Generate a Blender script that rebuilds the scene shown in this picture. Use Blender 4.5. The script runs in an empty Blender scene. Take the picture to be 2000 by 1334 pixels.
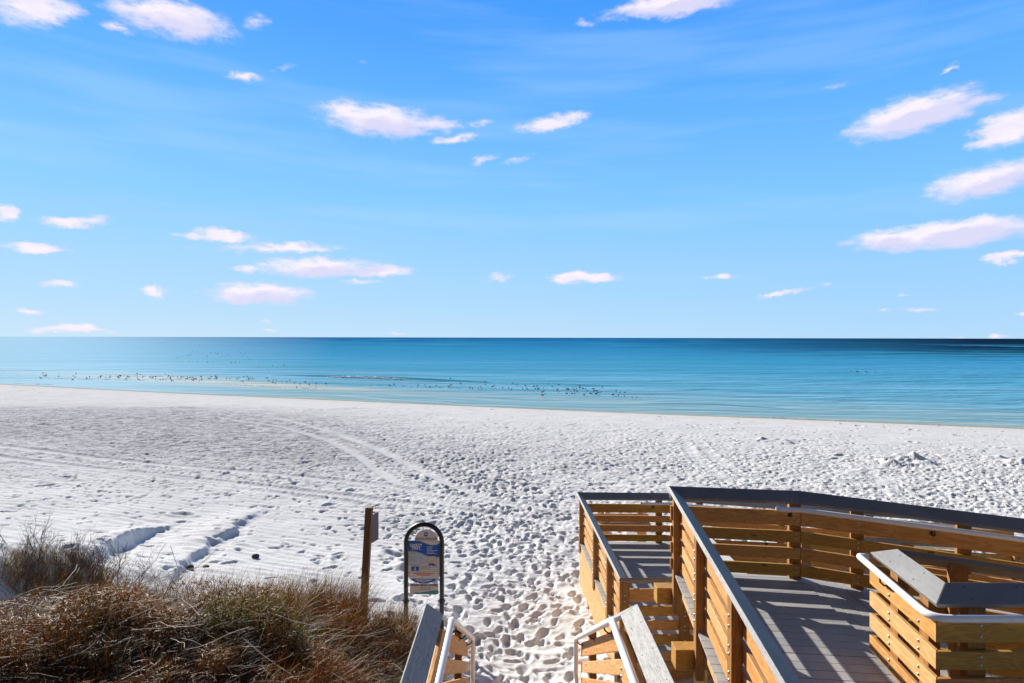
import bpy, bmesh, math, random
import numpy as np
from mathutils import Vector, Matrix
random.seed(7); RNG = np.random.default_rng(11)
R = math.radians
SC = bpy.context.scene
COL = SC.collection

# ------------------------------------------------------------------ camera
CAMZ = 6.5
F = 1200.0
cam_d = bpy.data.cameras.new('camera'); cam = bpy.data.objects.new('camera', cam_d); COL.objects.link(cam)
cam_d.sensor_width = 36; cam_d.lens = 21.6; cam_d.shift_y = -0.00385
cam_d.clip_start = 0.05; cam_d.clip_end = 90000
cam.matrix_world = Matrix.Translation((0, 0, CAMZ)) @ Matrix.Rotation(R(90), 4, 'X') @ Matrix.Rotation(R(0.115), 4, 'Z')
SC.camera = cam

# ------------------------------------------------------------------ light
SUN_DIR = Vector((-0.53, 0.76, 0.37)).normalized()
SUN_EL = math.asin(SUN_DIR.z); SUN_AZ = math.atan2(SUN_DIR.x, SUN_DIR.y)
sd = bpy.data.lights.new('sun', 'SUN'); sun = bpy.data.objects.new('sun', sd); COL.objects.link(sun)
sd.energy = 5.0; sd.angle = R(0.5); sd.color = (1.0, 0.93, 0.82)
sun.rotation_euler = SUN_DIR.to_track_quat('Z', 'Y').to_euler()
sun.location = (-30, 40, 30)
SC.view_settings.view_transform = 'Standard'; SC.view_settings.look = 'None'
SC.view_settings.exposure = 0.75; SC.view_settings.gamma = 1.0; SC.view_settings.use_curve_mapping = False

W = bpy.data.worlds.new('World'); SC.world = W; W.use_nodes = True
wt = W.node_tree; wt.nodes.clear()
class NB:
    """small node builder"""
    def __init__(s, t): s.t = t
    def n(s, typ, **k):
        nd = s.t.nodes.new(typ)
        for a, b in k.items(): setattr(nd, a, b)
        return nd
    def put(s, sock, v):
        if isinstance(v, bpy.types.NodeSocket): s.t.links.new(v, sock)
        else:
            if hasattr(sock.default_value, '__len__') and not hasattr(v, '__len__'): v = (v,)*len(sock.default_value)
            if hasattr(v, '__len__') and len(v) == 3 and len(sock.default_value) == 4: v = (*v, 1)
            sock.default_value = v
    def m(s, op, a, b=None, c=None, clamp=False):
        nd = s.n('ShaderNodeMath', operation=op, use_clamp=clamp)
        s.put(nd.inputs[0], a)
        if b is not None: s.put(nd.inputs[1], b)
        if c is not None: s.put(nd.inputs[2], c)
        return nd.outputs[0]
    def v(s, op, a, b=None, out=0):
        nd = s.n('ShaderNodeVectorMath', operation=op)
        s.put(nd.inputs[0], a)
        if b is not None: s.put(nd.inputs[1], b)
        return nd.outputs[out]
    def noise(s, vec, scale, detail=3, rough=0.5, dist=0.0, out=0):
        nd = s.n('ShaderNodeTexNoise')
        s.put(nd.inputs['Vector'], vec); nd.inputs['Scale'].default_value = scale
        nd.inputs['Detail'].default_value = detail; nd.inputs['Roughness'].default_value = rough
        nd.inputs['Distortion'].default_value = dist
        return nd.outputs[out]
    def mr(s, v, a, b, c=0.0, d=1.0, smooth=False):
        nd = s.n('ShaderNodeMapRange')
        if smooth: nd.interpolation_type = 'SMOOTHSTEP'
        s.put(nd.inputs[0], v)
        for i, x in enumerate((a, b, c, d)): nd.inputs[1+i].default_value = x
        return nd.outputs[0]
    def mix(s, f, a, b, mode='MIX'):
        nd = s.n('ShaderNodeMix', data_type='RGBA', blend_type=mode)
        s.put(nd.inputs[0], f); s.put(nd.inputs[6], a); s.put(nd.inputs[7], b)
        return nd.outputs[2]
    def ramp(s, f, stops):
        nd = s.n('ShaderNodeValToRGB'); cr = nd.color_ramp
        while len(cr.elements) < len(stops): cr.elements.new(0.5)
        for e, (p, c) in zip(cr.elements, stops): e.position = p; e.color = (*c, 1)
        s.put(nd.inputs[0], f); return nd.outputs[0]
    def comb(s, x, y, z):
        nd = s.n('ShaderNodeCombineXYZ')
        for i, q in enumerate((x, y, z)): s.put(nd.inputs[i], q)
        return nd.outputs[0]
    def bump(s, h, strength=0.3, dist=0.01):
        nd = s.n('ShaderNodeBump'); s.put(nd.inputs['Height'], h)
        nd.inputs['Strength'].default_value = strength; nd.inputs['Distance'].default_value = dist
        return nd.outputs[0]

b = NB(wt)
sky = b.n('ShaderNodeTexSky', sky_type='NISHITA', sun_disc=False)
sky.sun_elevation = SUN_EL; sky.sun_rotation = SUN_AZ
sky.air_density = 1.0; sky.dust_density = 0.3; sky.ozone_density = 2.5; sky.altitude = 0
tc = b.n('ShaderNodeTexCoord').outputs['Generated']
sx = b.n('ShaderNodeSeparateXYZ'); b.put(sx.inputs[0], tc)
az = b.m('ARCTAN2', sx.outputs[0], sx.outputs[1]); el = b.m('ARCSINE', sx.outputs[2])
# deep blue ahead over the sea, unseen dome overhead and inland dimmed to deepen shade
KS = 1/(1.68*0.1)
grad = b.ramp(b.m('DIVIDE', el, R(60)), [(0.0, (.50*KS, .75*KS, .97*KS)), (0.06, (.40*KS, .70*KS, 1.0*KS)), (0.20, (.235*KS, .60*KS, 1.02*KS)), (0.36, (.115*KS, .44*KS, 1.02*KS)), (0.50, (.055*KS, .32*KS, .98*KS)), (0.62, (.06*KS, .29*KS, .85*KS))])
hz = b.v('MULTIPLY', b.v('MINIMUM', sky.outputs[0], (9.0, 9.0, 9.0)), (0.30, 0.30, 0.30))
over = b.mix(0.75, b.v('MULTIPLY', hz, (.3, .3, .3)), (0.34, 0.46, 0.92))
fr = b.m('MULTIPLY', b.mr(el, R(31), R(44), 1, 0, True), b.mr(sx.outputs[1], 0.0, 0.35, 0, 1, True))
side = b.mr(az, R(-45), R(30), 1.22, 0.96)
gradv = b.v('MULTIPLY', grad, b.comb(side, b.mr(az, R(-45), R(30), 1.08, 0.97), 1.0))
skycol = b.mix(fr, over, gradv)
# distortion of the cloud outlines, finer towards the horizon
base_v = b.comb(az, b.m('MULTIPLY', el, 2.0), 0.0)
wn = b.noise(base_v, 17.0, 6, 0.7, 0.0, 1)
wsub = b.v('SUBTRACT', wn, (0.5, 0.5, 0.5)); 
warp = b.v('MULTIPLY', wsub, (0.085, 0.030, 0.0))
cv = b.v('ADD', b.comb(az, el, 0.0), warp)
# x, y, half width, half height (photo pixels), tilt degrees, weight
CL = [(60,15,90,26,-8,.9),(335,38,115,26,0,1.0),(497,40,32,14,0,.45),(228,55,40,12,0,.4),(480,153,42,9,-3,.6),(548,135,32,8,-14,.4),
 (735,236,105,24,2,1.05),(850,240,60,14,-3,.7),(885,270,58,9,-12,.7),(935,238,28,7,0,.35),(1075,240,68,12,-8,.9),(945,312,32,9,-18,.45),(1012,310,34,7,-10,.4),
 (1315,4,125,17,-3,1.0),(1140,40,34,9,0,.5),(1780,222,125,27,-8,1.1),(1900,195,90,12,-5,.6),(1850,134,36,5,-12,.6),(1965,250,62,27,-8,1.0),(1930,352,115,27,-5,1.0),
 (1740,465,90,20,0,.95),(1860,455,150,21,-2,1.05),(1970,497,45,10,-8,.9),(8,416,30,14,0,.8),(140,430,82,11,-7,.8),(72,486,68,10,-3,.95),(430,461,72,10,0,.95),(555,486,145,10,-3,.7),
 (480,527,34,10,0,.75),(625,522,110,17,-3,.95),(740,528,72,14,0,.85),(705,548,52,6,0,.6),(505,575,100,19,0,1.0),(303,575,36,12,0,.85),(108,555,55,9,0,.6),(62,606,34,7,0,.7),
 (140,645,110,9,3,.8),(968,540,36,8,0,.5),(1140,540,60,10,0,.95),(1405,540,42,6,0,.6),(1525,571,56,6,-6,.75),(1600,553,20,4,0,.35),(1805,603,52,5,0,.45),(1765,578,24,4,0,.4),(1735,604,24,4,0,.4),(1990,612,20,4,0,.5),
 (515,631,24,5,0,.5),(535,645,22,4,0,.5),(775,650,28,4,0,.6),(1960,655,24,5,0,.6),(1860,658,22,4,0,.5),(1630,166,26,7,0,.25),(705,124,22,5,0,.2),(805,210,25,5,0,.25)]
acc = None; accb = None
for (x, y, hw, hh, tilt, wgt) in CL:
    a0 = math.atan((x-1000)/F); e0 = math.atan((659-y)/F*math.cos(a0))
    mag = math.cos(a0)
    kb = 1.12 if wgt >= .9 else 1.0; ra = hw*1.3*kb/F*mag*mag; re = hh*1.5*kb/F*mag
    mp = b.n('ShaderNodeMapping', vector_type='TEXTURE')
    mp.inputs['Location'].default_value = (a0, e0, 0); mp.inputs['Rotation'].default_value = (0, 0, R(-tilt)); mp.inputs['Scale'].default_value = (ra, re, 1)
    b.put(mp.inputs['Vector'], cv)
    ln = b.v('LENGTH', mp.outputs[0], out=1)
    mk = b.m('MULTIPLY', b.m('SUBTRACT', 1.0, ln, clamp=True), wgt)
    acc = mk if acc is None else b.m('MAXIMUM', acc, mk)
    if wgt >= .9 and hw >= 88 and x > 300:

        accs = mk if accb is None else b.m('MAXIMUM', accs, mk)
        mp2 = b.n('ShaderNodeMapping', vector_type='TEXTURE')
        mp2.inputs['Location'].default_value = (a0-ra*.12, e0+re*.30, 0); mp2.inputs['Rotation'].default_value = (0, 0, R(-tilt)); mp2.inputs['Scale'].default_value = (ra, re, 1)
        b.put(mp2.inputs['Vector'], cv)
        mk2 = b.m('MULTIPLY', b.m('SUBTRACT', 1.0, b.v('LENGTH', mp2.outputs[0], out=1), clamp=True), wgt)
        accb = mk2 if accb is None else b.m('MAXIMUM', accb, mk2)
fn = b.noise(b.comb(b.m('MULTIPLY', az, 1.0), b.m('MULTIPLY', el, 2.6), 3.1), 26.0, 7, 0.62)
dens = b.m('ADD', acc, b.m('MULTIPLY', b.m('SUBTRACT', fn, 0.5), 0.95))
gate = b.mr(acc, 0.0, 0.28)
cm = b.m('MULTIPLY', b.mr(dens, 0.05, 0.68, 0, 1, True), gate)
# thin veils
veil = b.noise(b.comb(b.m('ADD', az, b.m('MULTIPLY', el, 1.5)), b.m('MULTIPLY', el, 9.0), 1.0), 2.6, 3, 0.5)
veilm = b.m('MULTIPLY', b.mr(veil, 0.45, 0.72, 0, 0.22, True), b.mr(el, 0.02, 0.2))
cshade = b.noise(b.comb(az, b.m('MULTIPLY', el, 2.4), 9.0), 34.0, 4, 0.55)
ccol = b.mix(b.m('MULTIPLY', b.mr(b.m('ADD', b.m('SUBTRACT', accb, accs), b.m('MULTIPLY', b.m('SUBTRACT', cshade, .5), .5)), -0.28, 0.06), b.mr(dens, 0.10, 0.5)), (4.5, 4.35, 5.7), (6.0, 5.5, 6.1))  # undersides of the large clouds darkened in the colour as shade
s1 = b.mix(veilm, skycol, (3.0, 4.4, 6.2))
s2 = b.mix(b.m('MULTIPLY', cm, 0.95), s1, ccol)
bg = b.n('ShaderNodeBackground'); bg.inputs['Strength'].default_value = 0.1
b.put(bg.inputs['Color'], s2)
wo = b.n('ShaderNodeOutputWorld'); wt.links.new(bg.outputs[0], wo.inputs[0])

# ------------------------------------------------------------------ helpers
def tag(o, label=None, cat=None, group=None, kind=None):
    if label: o['label'] = label
    if cat: o['category'] = cat
    if group: o['group'] = group
    if kind: o['kind'] = kind
    return o
def empty(name, loc, label=None, cat=None, group=None):
    o = bpy.data.objects.new(name, None); o.empty_display_size = .2; o.location = loc; COL.objects.link(o)
    return tag(o, label, cat, group)
def link(name, me, mat, parent=None, smooth=False):
    me.materials.append(mat)
    o = bpy.data.objects.new(name, me); COL.objects.link(o)
    if parent is not None:
        o.parent = parent
        # meshes are written in world coordinates: undo the parents' places
        off = Vector((0, 0, 0)); p = parent
        while p is not None: off += p.location; p = p.parent
        o.location = -off
    if smooth:
        me.polygons.foreach_set('use_smooth', [True]*len(me.polygons))
    return o
def np_mesh(name, V, Fq, smooth=False):
    me = bpy.data.meshes.new(name)
    V = np.asarray(V, dtype=np.float32); Fq = np.asarray(Fq, dtype=np.int32); k = Fq.shape[1]
    me.vertices.add(len(V)); me.vertices.foreach_set('co', V.ravel())
    me.loops.add(Fq.size); me.loops.foreach_set('vertex_index', Fq.ravel())
    me.polygons.add(len(Fq)); me.polygons.foreach_set('loop_start', np.arange(0, Fq.size, k, dtype=np.int32))
    me.polygons.foreach_set('use_smooth', np.full(len(Fq), smooth))
    me.update(calc_edges=True); return me
def attr(me, name, vals):
    a = me.attributes.new(name, 'FLOAT', 'POINT'); a.data.foreach_set('value', np.asarray(vals, dtype=np.float32))

class MB:
    """collects solids with a uv that runs along each board"""
    def __init__(s): s.v = []; s.f = []; s.uv = []
    def prism(s, rings, closed_ends=True, du=None):
        """rings: lists of k points; consecutive rings joined; uv u runs along rings"""
        k = len(rings[0]); b0 = len(s.v); uo = random.uniform(0, 60); vo = random.uniform(0, 60)
        L = [0]
        for i in range(1, len(rings)): L.append(L[-1] + (Vector(rings[i][0])-Vector(rings[i-1][0])).length)
        per = [0]
        for j in range(k): per.append(per[-1] + (Vector(rings[0][(j+1) % k])-Vector(rings[0][j])).length)
        for r in rings: s.v += [tuple(p) for p in r]
        for i in range(len(rings)-1):
            for j in range(k):
                j2 = (j+1) % k
                s.f.append((b0+i*k+j, b0+i*k+j2, b0+(i+1)*k+j2, b0+(i+1)*k+j))
                s.uv += [(uo+L[i], vo+per[j]), (uo+L[i], vo+per[j+1]), (uo+L[i+1], vo+per[j+1]), (uo+L[i+1], vo+per[j])]
        if closed_ends:
            for i, rev in ((0, True), (len(rings)-1, False)):
                idx = [b0+i*k+j for j in range(k)]
                if rev: idx = idx[::-1]
                s.f.append(tuple(idx))
                c = Vector(rings[i][0])
                ex = (Vector(rings[i][1])-c).normalized(); ey = (Vector(rings[i][-1])-c); ey = (ey-ex*ey.dot(ex)).normalized()
                for q in idx:
                    d = Vector(s.v[q])-c; s.uv.append((uo+30+d.dot(ex)*0.2, vo+d.dot(ey)))
    def box(s, c, size, along='x', rz=0.0):
        """axis box centred at c"""
        hx, hy, hz = size[0]/2, size[1]/2, size[2]/2
        cs, sn = math.cos(rz), math.sin(rz)
        def P(x, y, z): return (c[0]+x*cs-y*sn, c[1]+x*sn+y*cs, c[2]+z)
        if along == 'x': rr = [[P(q, -hy, -hz), P(q, hy, -hz), P(q, hy, hz), P(q, -hy, hz)] for q in (-hx, hx)]
        elif along == 'y': rr = [[P(hx, q, -hz), P(-hx, q, -hz), P(-hx, q, hz), P(hx, q, hz)] for q in (-hy, hy)]
        else: rr = [[P(-hx, -hy, q), P(hx, -hy, q), P(hx, hy, q), P(-hx, hy, q)][::1] for q in (-hz, hz)]
        s.prism(rr)
    def tube(s, pts, r, k=12):
        pts = [Vector(p) for p in pts]; rings = []
        prev = None
        for i, p in enumerate(pts):
            d = (pts[min(i+1, len(pts)-1)]-pts[max(i-1, 0)]).normalized()
            if prev is None:
                a = d.orthogonal().normalized()
            else:
                a = (prev - d*prev.dot(d)).normalized()
            prev = a; bb = d.cross(a)
            rr = r[i] if hasattr(r, '__len__') else r
            rings.append([p + a*math.cos(2*math.pi*j/k)*rr + bb*math.sin(2*math.pi*j/k)*rr for j in range(k)])
        s.prism(rings)
    def poly(s, pts2, z0, z1):
        """vertical extrusion of a 2d polygon (ccw)"""
        n = len(pts2); b0 = len(s.v)
        for z in (z0, z1): s.v += [(p[0], p[1], z if not callable(z) else z(p)) for p in pts2]
        s.f.append(tuple(b0+i for i in range(n))[::-1]); s.uv += [(0, 0)]*n
        s.f.append(tuple(b0+n+i for i in range(n))); s.uv += [(0, 0)]*n
        for i in range(n):
            j = (i+1) % n; s.f.append((b0+i, b0+j, b0+n+j, b0+n+i)); s.uv += [(0, 0)]*4
    def build(s, name, mat, parent=None, bevel=0.0, smooth=False, recalc=True):
        me = bpy.data.meshes.new(name); me.from_pydata(s.v, [], s.f)
        uvl = me.uv_layers.new(name='UVMap'); uvl.data.foreach_set('uv', np.asarray(s.uv, dtype=np.float32).ravel())
        if recalc:
            bm = bmesh.new(); bm.from_mesh(me); bmesh.ops.recalc_face_normals(bm, faces=bm.faces); bm.to_mesh(me); bm.free()
        o = link(name, me, mat, parent, smooth)
        if bevel:
            md = o.modifiers.new('bevel', 'BEVEL'); md.width = bevel; md.segments = 2; md.limit_method = 'ANGLE'; md.angle_limit = R(40)
        return o

def new_mat(name):
    m = bpy.data.materials.new(name); m.use_nodes = True; t = m.node_tree; t.nodes.clear()
    q = NB(t); p = q.n('ShaderNodeBsdfPrincipled'); o = q.n('ShaderNodeOutputMaterial'); t.links.new(p.outputs[0], o.inputs[0])
    return m, q, p
def simple(name, col, rough=0.5, metal=0.0, bumpy=0.0, scale=60, var=0.12):
    m, q, p = new_mat(name)
    tcn = q.n('ShaderNodeTexCoord').outputs['Object']
    nz = q.noise(tcn, scale, 3)
    q.put(p.inputs['Base Color'], q.mix(q.mr(nz, .3, .7), tuple(c*(1-var) for c in col), tuple(min(1, c*(1+var)) for c in col)))
    p.inputs['Roughness'].default_value = rough; p.inputs['Metallic'].default_value = metal
    if bumpy: q.put(p.inputs['Normal'], q.bump(nz, bumpy, 0.004))
    return m

# --- timber: yellow pine with grain, knots
def wood_mat(name, light, dark, green=0.0, knot=1.0, ringscale=1.0):
    m, q, p = new_mat(name)
    uv = q.n('ShaderNodeUVMap').outputs[0]
    suv = q.n('ShaderNodeSeparateXYZ'); q.put(suv.inputs[0], uv)
    u, v = suv.outputs[0], suv.outputs[1]
    st = q.comb(q.m('MULTIPLY', u, 0.9), q.m('MULTIPLY', v, 7.0), 0.0)
    lowf = q.noise(st, 1.5, 2, 0.5, 0.6)
    # knots: sparse voronoi cells
    vo = q.n('ShaderNodeTexVoronoi', feature='F1'); q.put(vo.inputs['Vector'], q.comb(q.m('MULTIPLY', u, 2.3), q.m('MULTIPLY', v, 5.5), 0.0)); vo.inputs['Scale'].default_value = 1.0
    vd = vo.outputs['Distance']
    sepc = q.n('ShaderNodeSeparateColor'); q.put(sepc.inputs[0], vo.outputs['Color'])
    rare = q.m('GREATER_THAN', sepc.outputs[0], 0.55)
    ringf = q.m('ADD', q.m('MULTIPLY', lowf, 9.0*ringscale), q.m('MULTIPLY', q.m('MULTIPLY', rare, q.mr(vd, 0, 0.5, 1, 0)), 2.4*knot))
    rings = q.m('FRACT', ringf)
    rl = q.m('ABSOLUTE', q.m('SUBTRACT', rings, 0.5))
    rl = q.mr(rl, 0.05, 0.42, 0, 1, True)
    fine = q.noise(q.comb(q.m('MULTIPLY', u, 4.0), q.m('MULTIPLY', v, 180.0), 0.0), 1.0, 3, 0.6)
    f = q.m('ADD', q.m('MULTIPLY', rl, 0.5), q.m('MULTIPLY', fine, 0.45), clamp=True)
    c = q.mix(f, light, dark)
    big = q.noise(q.comb(q.m('MULTIPLY', u, 0.7), q.m('MULTIPLY', v, 1.2), 4.0), 1.0, 3, 0.6)
    c = q.mix(q.mr(big, 0.42, 0.7, 0, green), c, tuple(x*y for x, y in zip(light, (0.62, 0.78, 0.42))))
    kn = q.m('MULTIPLY', rare, q.mr(vd, 0.05, 0.11, 1, 0, True))
    c = q.mix(q.m('MULTIPLY', kn, 0.85*min(1, knot)), c, (0.07, 0.025, 0.01))
    q.put(p.inputs['Base Color'], c)
    p.inputs['Roughness'].default_value = 0.62
    q.put(p.inputs['Normal'], q.bump(q.m('ADD', fine, q.m('MULTIPLY', rl, .6)), 0.35, 0.003))
    return m
WOOD = wood_mat('pine_board', (0.72, 0.375, 0.12), (0.43, 0.17, 0.035), 0.35)
WOOD2 = wood_mat('pine_board_olive', (0.60, 0.32, 0.065), (0.32, 0.135, 0.018), 0.7)
WOODP = wood_mat('pine_board_pale', (0.76, 0.45, 0.19), (0.48, 0.235, 0.07), 0.0, 1.0, 1.0)
POST = wood_mat('pine_post', (0.40, 0.19, 0.045), (0.20, 0.075, 0.016), 0.3, 0.5)
ENDW = wood_mat('pine_joist', (0.68, 0.46, 0.22), (0.45, 0.25, 0.09), 0.15)
OLDP = wood_mat('weathered_post_wood', (0.22, 0.13, 0.065), (0.10, 0.055, 0.028), 0.1, 0.5)

def grey_board(name, c1, c2, emboss=1.0):
    m, q, p = new_mat(name)
    uv = q.n('ShaderNodeUVMap').outputs[0]
    suv = q.n('ShaderNodeSeparateXYZ'); q.put(suv.inputs[0], uv)
    u, v = suv.outputs[0], suv.outputs[1]
    g1 = q.noise(q.comb(q.m('MULTIPLY', u, 2.2), q.m('MULTIPLY', v, 26.0), 0.0), 1.0, 3, 0.6, 1.2)
    ln = q.m('FRACT', q.m('MULTIPLY', g1, 9.0)); ln = q.mr(ln, 0.0, 0.22, 0, 1, True)
    fine = q.noise(q.comb(q.m('MULTIPLY', u, 12.0), q.m('MULTIPLY', v, 260.0), 0.0), 1.0, 3, 0.65)
    blot = q.noise(uv, 1.7, 4, 0.6)
    c = q.mix(q.mr(blot, .35, .65), c1, c2)
    c = q.mix(q.m('MULTIPLY', q.m('SUBTRACT', 1.0, ln), 0.35), c, tuple(x*.5 for x in c1))
    sand = q.noise(uv, 55.0, 2, 0.7)
    c = q.mix(q.mr(sand, 0.62, 0.75, 0, .25), c, (0.55, 0.53, 0.5))
    q.put(p.inputs['Base Color'], c); p.inputs['Roughness'].default_value = 0.6
    q.put(p.inputs['Normal'], q.bump(q.m('ADD', ln, q.m('MULTIPLY', fine, .8)), 0.5*emboss, 0.003))
    return m
CAPM = grey_board('grey_cap_board', (0.22, 0.22, 0.23), (0.29, 0.288, 0.29))
CAPD = grey_board('charcoal_cap_board', (0.19, 0.172, 0.17), (0.25, 0.228, 0.222))
DECKM = grey_board('grey_deck_board', (0.34, 0.34, 0.345), (0.43, 0.43, 0.43), .7)
VINYL = simple('white_vinyl_tube', (0.90, 0.90, 0.91), 0.35, 0, 0.0, 30, .03)
STEEL = simple('galvanised_steel', (0.55, 0.54, 0.52), 0.35, 0.9, 0, 200, .2)
DARKM = simple('dark_bracket_metal', (0.06, 0.05, 0.045), 0.45, 0.6, 0, 100)
BLACKM = simple('black_powder_coat', (0.012, 0.012, 0.012), 0.4, 0, 0, 80)

def pix(px, py, Z):
    """point seen at photo pixel px, py at distance Z"""
    return Vector(((px-1000)/F*Z, Z, CAMZ-(py-(659.3+(px-1000)*.002))/F*Z))

# ------------------------------------------------------------------ ground shape
SX = np.array([-400, -160, -70, -38.4, -15.7, 0, 13.1, 26.2, 37, 80, 160, 400.])
SY = np.array([190, 121, 84.1, 70.9, 62.7, 56.9, 52.3, 48.3, 44.4, 32, 12, -45.])
xs_t = np.linspace(-400, 400, 1601); ys_t = np.interp(xs_t, SX, SY)
kk = np.ones(31)/31; ys_s = np.convolve(np.pad(ys_t, 15, mode='edge'), kk, 'valid')
def shore_y(X): return np.interp(X, xs_t, ys_s)
PS = np.array([-3000, -60, -20, -6, 0, 3, 10, 20, 30, 38, 41, 43.0, 45.5, 48, 52, 70, 200.])
PZ = np.array([-30, -2.6, -1.1, -.35, 0, .24, .5, .72, .86, .98, 1.18, 1.48, 1.85, 2.15, 2.5, 2.9, 3.5])
ps_t = np.linspace(-80, 120, 2001); pz_t = np.interp(ps_t, PS, PZ)
k2 = np.ones(21)/21; pz_s = np.convolve(np.pad(pz_t, 10, mode='edge'), k2, 'valid')
def hsh(ix, iy, sd=0):
    n = (ix.astype(np.int64)*374761393 + iy.astype(np.int64)*668265263 + sd*1442695041) & 0xffffffff
    n = ((n ^ (n >> 13))*1274126177) & 0xffffffff; n = (n ^ (n >> 16)) & 0xffffffff
    n = (n*2246822519) & 0xffffffff; n = n ^ (n >> 15)
    return (n & 0xffffff)/16777216.0
def vnoise(x, y, sd=0):
    ix = np.floor(x); iy = np.floor(y); fx = x-ix; fy = y-iy
    fx = fx*fx*(3-2*fx); fy = fy*fy*(3-2*fy)
    a = hsh(ix, iy, sd); b_ = hsh(ix+1, iy, sd); c = hsh(ix, iy+1, sd); d = hsh(ix+1, iy+1, sd)
    return (a*(1-fx)+b_*fx)*(1-fy)+(c*(1-fx)+d*fx)*fy-0.5
def bumpf(X, Y, cx, cy, sx_, sy_, rot=0):
    c, s = math.cos(rot), math.sin(rot); dx = X-cx; dy = Y-cy
    return np.exp(-(((dx*c+dy*s)/sx_)**2+((-dx*s+dy*c)/sy_)**2))
def base_z(X, Y):
    X = np.asarray(X, float); Y = np.asarray(Y, float)
    s = (shore_y(X)-Y)*0.93
    z = np.where(s < -79, np.interp(s, PS, PZ), np.interp(s, ps_t, pz_s))
    z = z + 1.12*bumpf(X, Y, -4.4, 6.7, 2.9, 2.3)               # dune under the grass
    z = z + 0.75*bumpf(X, Y, -9.9, 11.2, 2.3, 1.7, 0.4)-.25*bumpf(X, Y, -7.9, 9.4, 1.2, .9)         # dune end under the bare shrub
    z = z - 0.35*bumpf(X, Y, 0.1, 9.5, 1.6, 3.0)
    return z
def at_ground(px, py, dz=0.0):
    u = (px-1000)/F; v = (py-(659.3+(px-1000)*.002))/F
    lo, hi = 3.0, 400.0
    for _ in range(60):
        mid = (lo+hi)/2
        if CAMZ-v*mid > float(base_z(u*mid, mid))+dz: lo = mid
        else: hi = mid
    return np.array((u*lo, lo))

def seg_dist(X, Y, P):
    """distance to a polyline and signed side"""
    best = np.full(X.shape, 1e9); side = np.zeros(X.shape); tt = np.zeros(X.shape); L0 = 0
    for (a, b_) in zip(P[:-1], P[1:]):
        d = b_-a; L = float(np.hypot(*d)); d = d/L
        rx = X-a[0]; ry = Y-a[1]
        t = np.clip(rx*d[0]+ry*d[1], 0, L)
        ex = rx-t*d[0]; ey = ry-t*d[1]; dist = np.hypot(ex, ey)
        sg = np.sign(d[0]*ry-d[1]*rx)
        m_ = dist < best; best = np.where(m_, dist, best); side = np.where(m_, sg, side); tt = np.where(m_, L0+t, tt)
        L0 += L
    return best, side, tt
def gpts(l): return [at_ground(*p) for p in l]
TRACKS = [gpts(l) for l in (
    [(-60,868),(0,873),(200,893),(400,915),(600,935),(760,950),(900,968),(1010,985)],
    [(-60,888),(0,894),(200,915),(400,940),(560,957),(720,975),(860,990),(1000,1005),(1130,1018)],
    [(430,815),(560,835),(640,858),(700,890),(745,925),(800,958),(880,985),(960,1000)],
    [(520,810),(640,840),(730,872),(800,908),(880,945),(960,972),(1060,990)],
    [(1340,868),(1352,890),(1385,918),(1430,945)],
    [(1362,862),(1385,885),(1420,912),(1470,935)],
    [(-60,902),(120,912),(330,935),(520,962),(700,985)],
    [(1700,920),(1716,950),(1730,975)])]
SCARP1 = gpts([(345,1026),(300,1042),(262,1060),(215,1078),(190,1095)])
SCARP2 = gpts([(515,992),(470,1022),(440,1050),(400,1075),(365,1105),(350,1125)])
PILES = [(at_ground(*p), r, h) for p, r, h in (((1722,901),.5,.22),((1752,907),.45,.24),((1770,897),.55,.26),((1745,893),.5,.2),((1795,899),.45,.2),((1700,895),.35,.12),
    ((1815,905),.4,.14),((1490,860),.5,.14),((1522,862),.6,.13),((1537,866),.4,.1),((1945,893),.35,.13),((1990,903),.45,.2),((350,796),1.0,.12),((385,797),.9,.1),((760,1080),.22,.2),((785,1110),.25,.16),((1150,905),.3,.08),((610,800),1.4,.07),((680,797),1.2,.07))]
WALKC = gpts([(1010,1330),(1010,1200),(1000,1080),(960,980),(900,900)])

def prints(X, Y, cell, prob, seed, la, lb, depth, rim=0.35, align=None):
    """sum of oval foot dents"""
    out = np.zeros(X.shape); gx = np.floor(X/cell); gy = np.floor(Y/cell)
    for ox in (-1, 0, 1):
        for oy in (-1, 0, 1):
            cx = gx+ox; cy = gy+oy
            r1 = hsh(cx, cy, seed); r2 = hsh(cx, cy, seed+1); r3 = hsh(cx, cy, seed+2); r4 = hsh(cx, cy, seed+3); r5 = hsh(cx, cy, seed+4)
            px_ = (cx+0.15+0.7*r1)*cell; py_ = (cy+0.15+0.7*r2)*cell
            th = (r3*math.pi*2) if align is None else align+(r3-.5)*1.6
            c, s = np.cos(th), np.sin(th); dx = X-px_; dy = Y-py_
            sz = 0.7+0.6*r5
            a = (dx*c+dy*s)/(la*sz); b_ = (-dx*s+dy*c)/(lb*sz*(1+0.25*np.clip(a, -1, 1)))
            q2 = a*a+b_*b_
            w = (r4 < prob)*(0.6+0.6*r5)
            out += w*depth*(-np.exp(-(q2**2)*0.9)+rim*np.exp(-((np.sqrt(q2)-1.45)/0.35)**2))
    return out
def blob(X, Y, px, py, rx, ry):
    """soft mask centred where photo pixel px,py meets the ground, radii in metres"""
    c = at_ground(px, py); return np.exp(-(((X-c[0])/rx)**2+((Y-c[1])/ry)**2))

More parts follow.
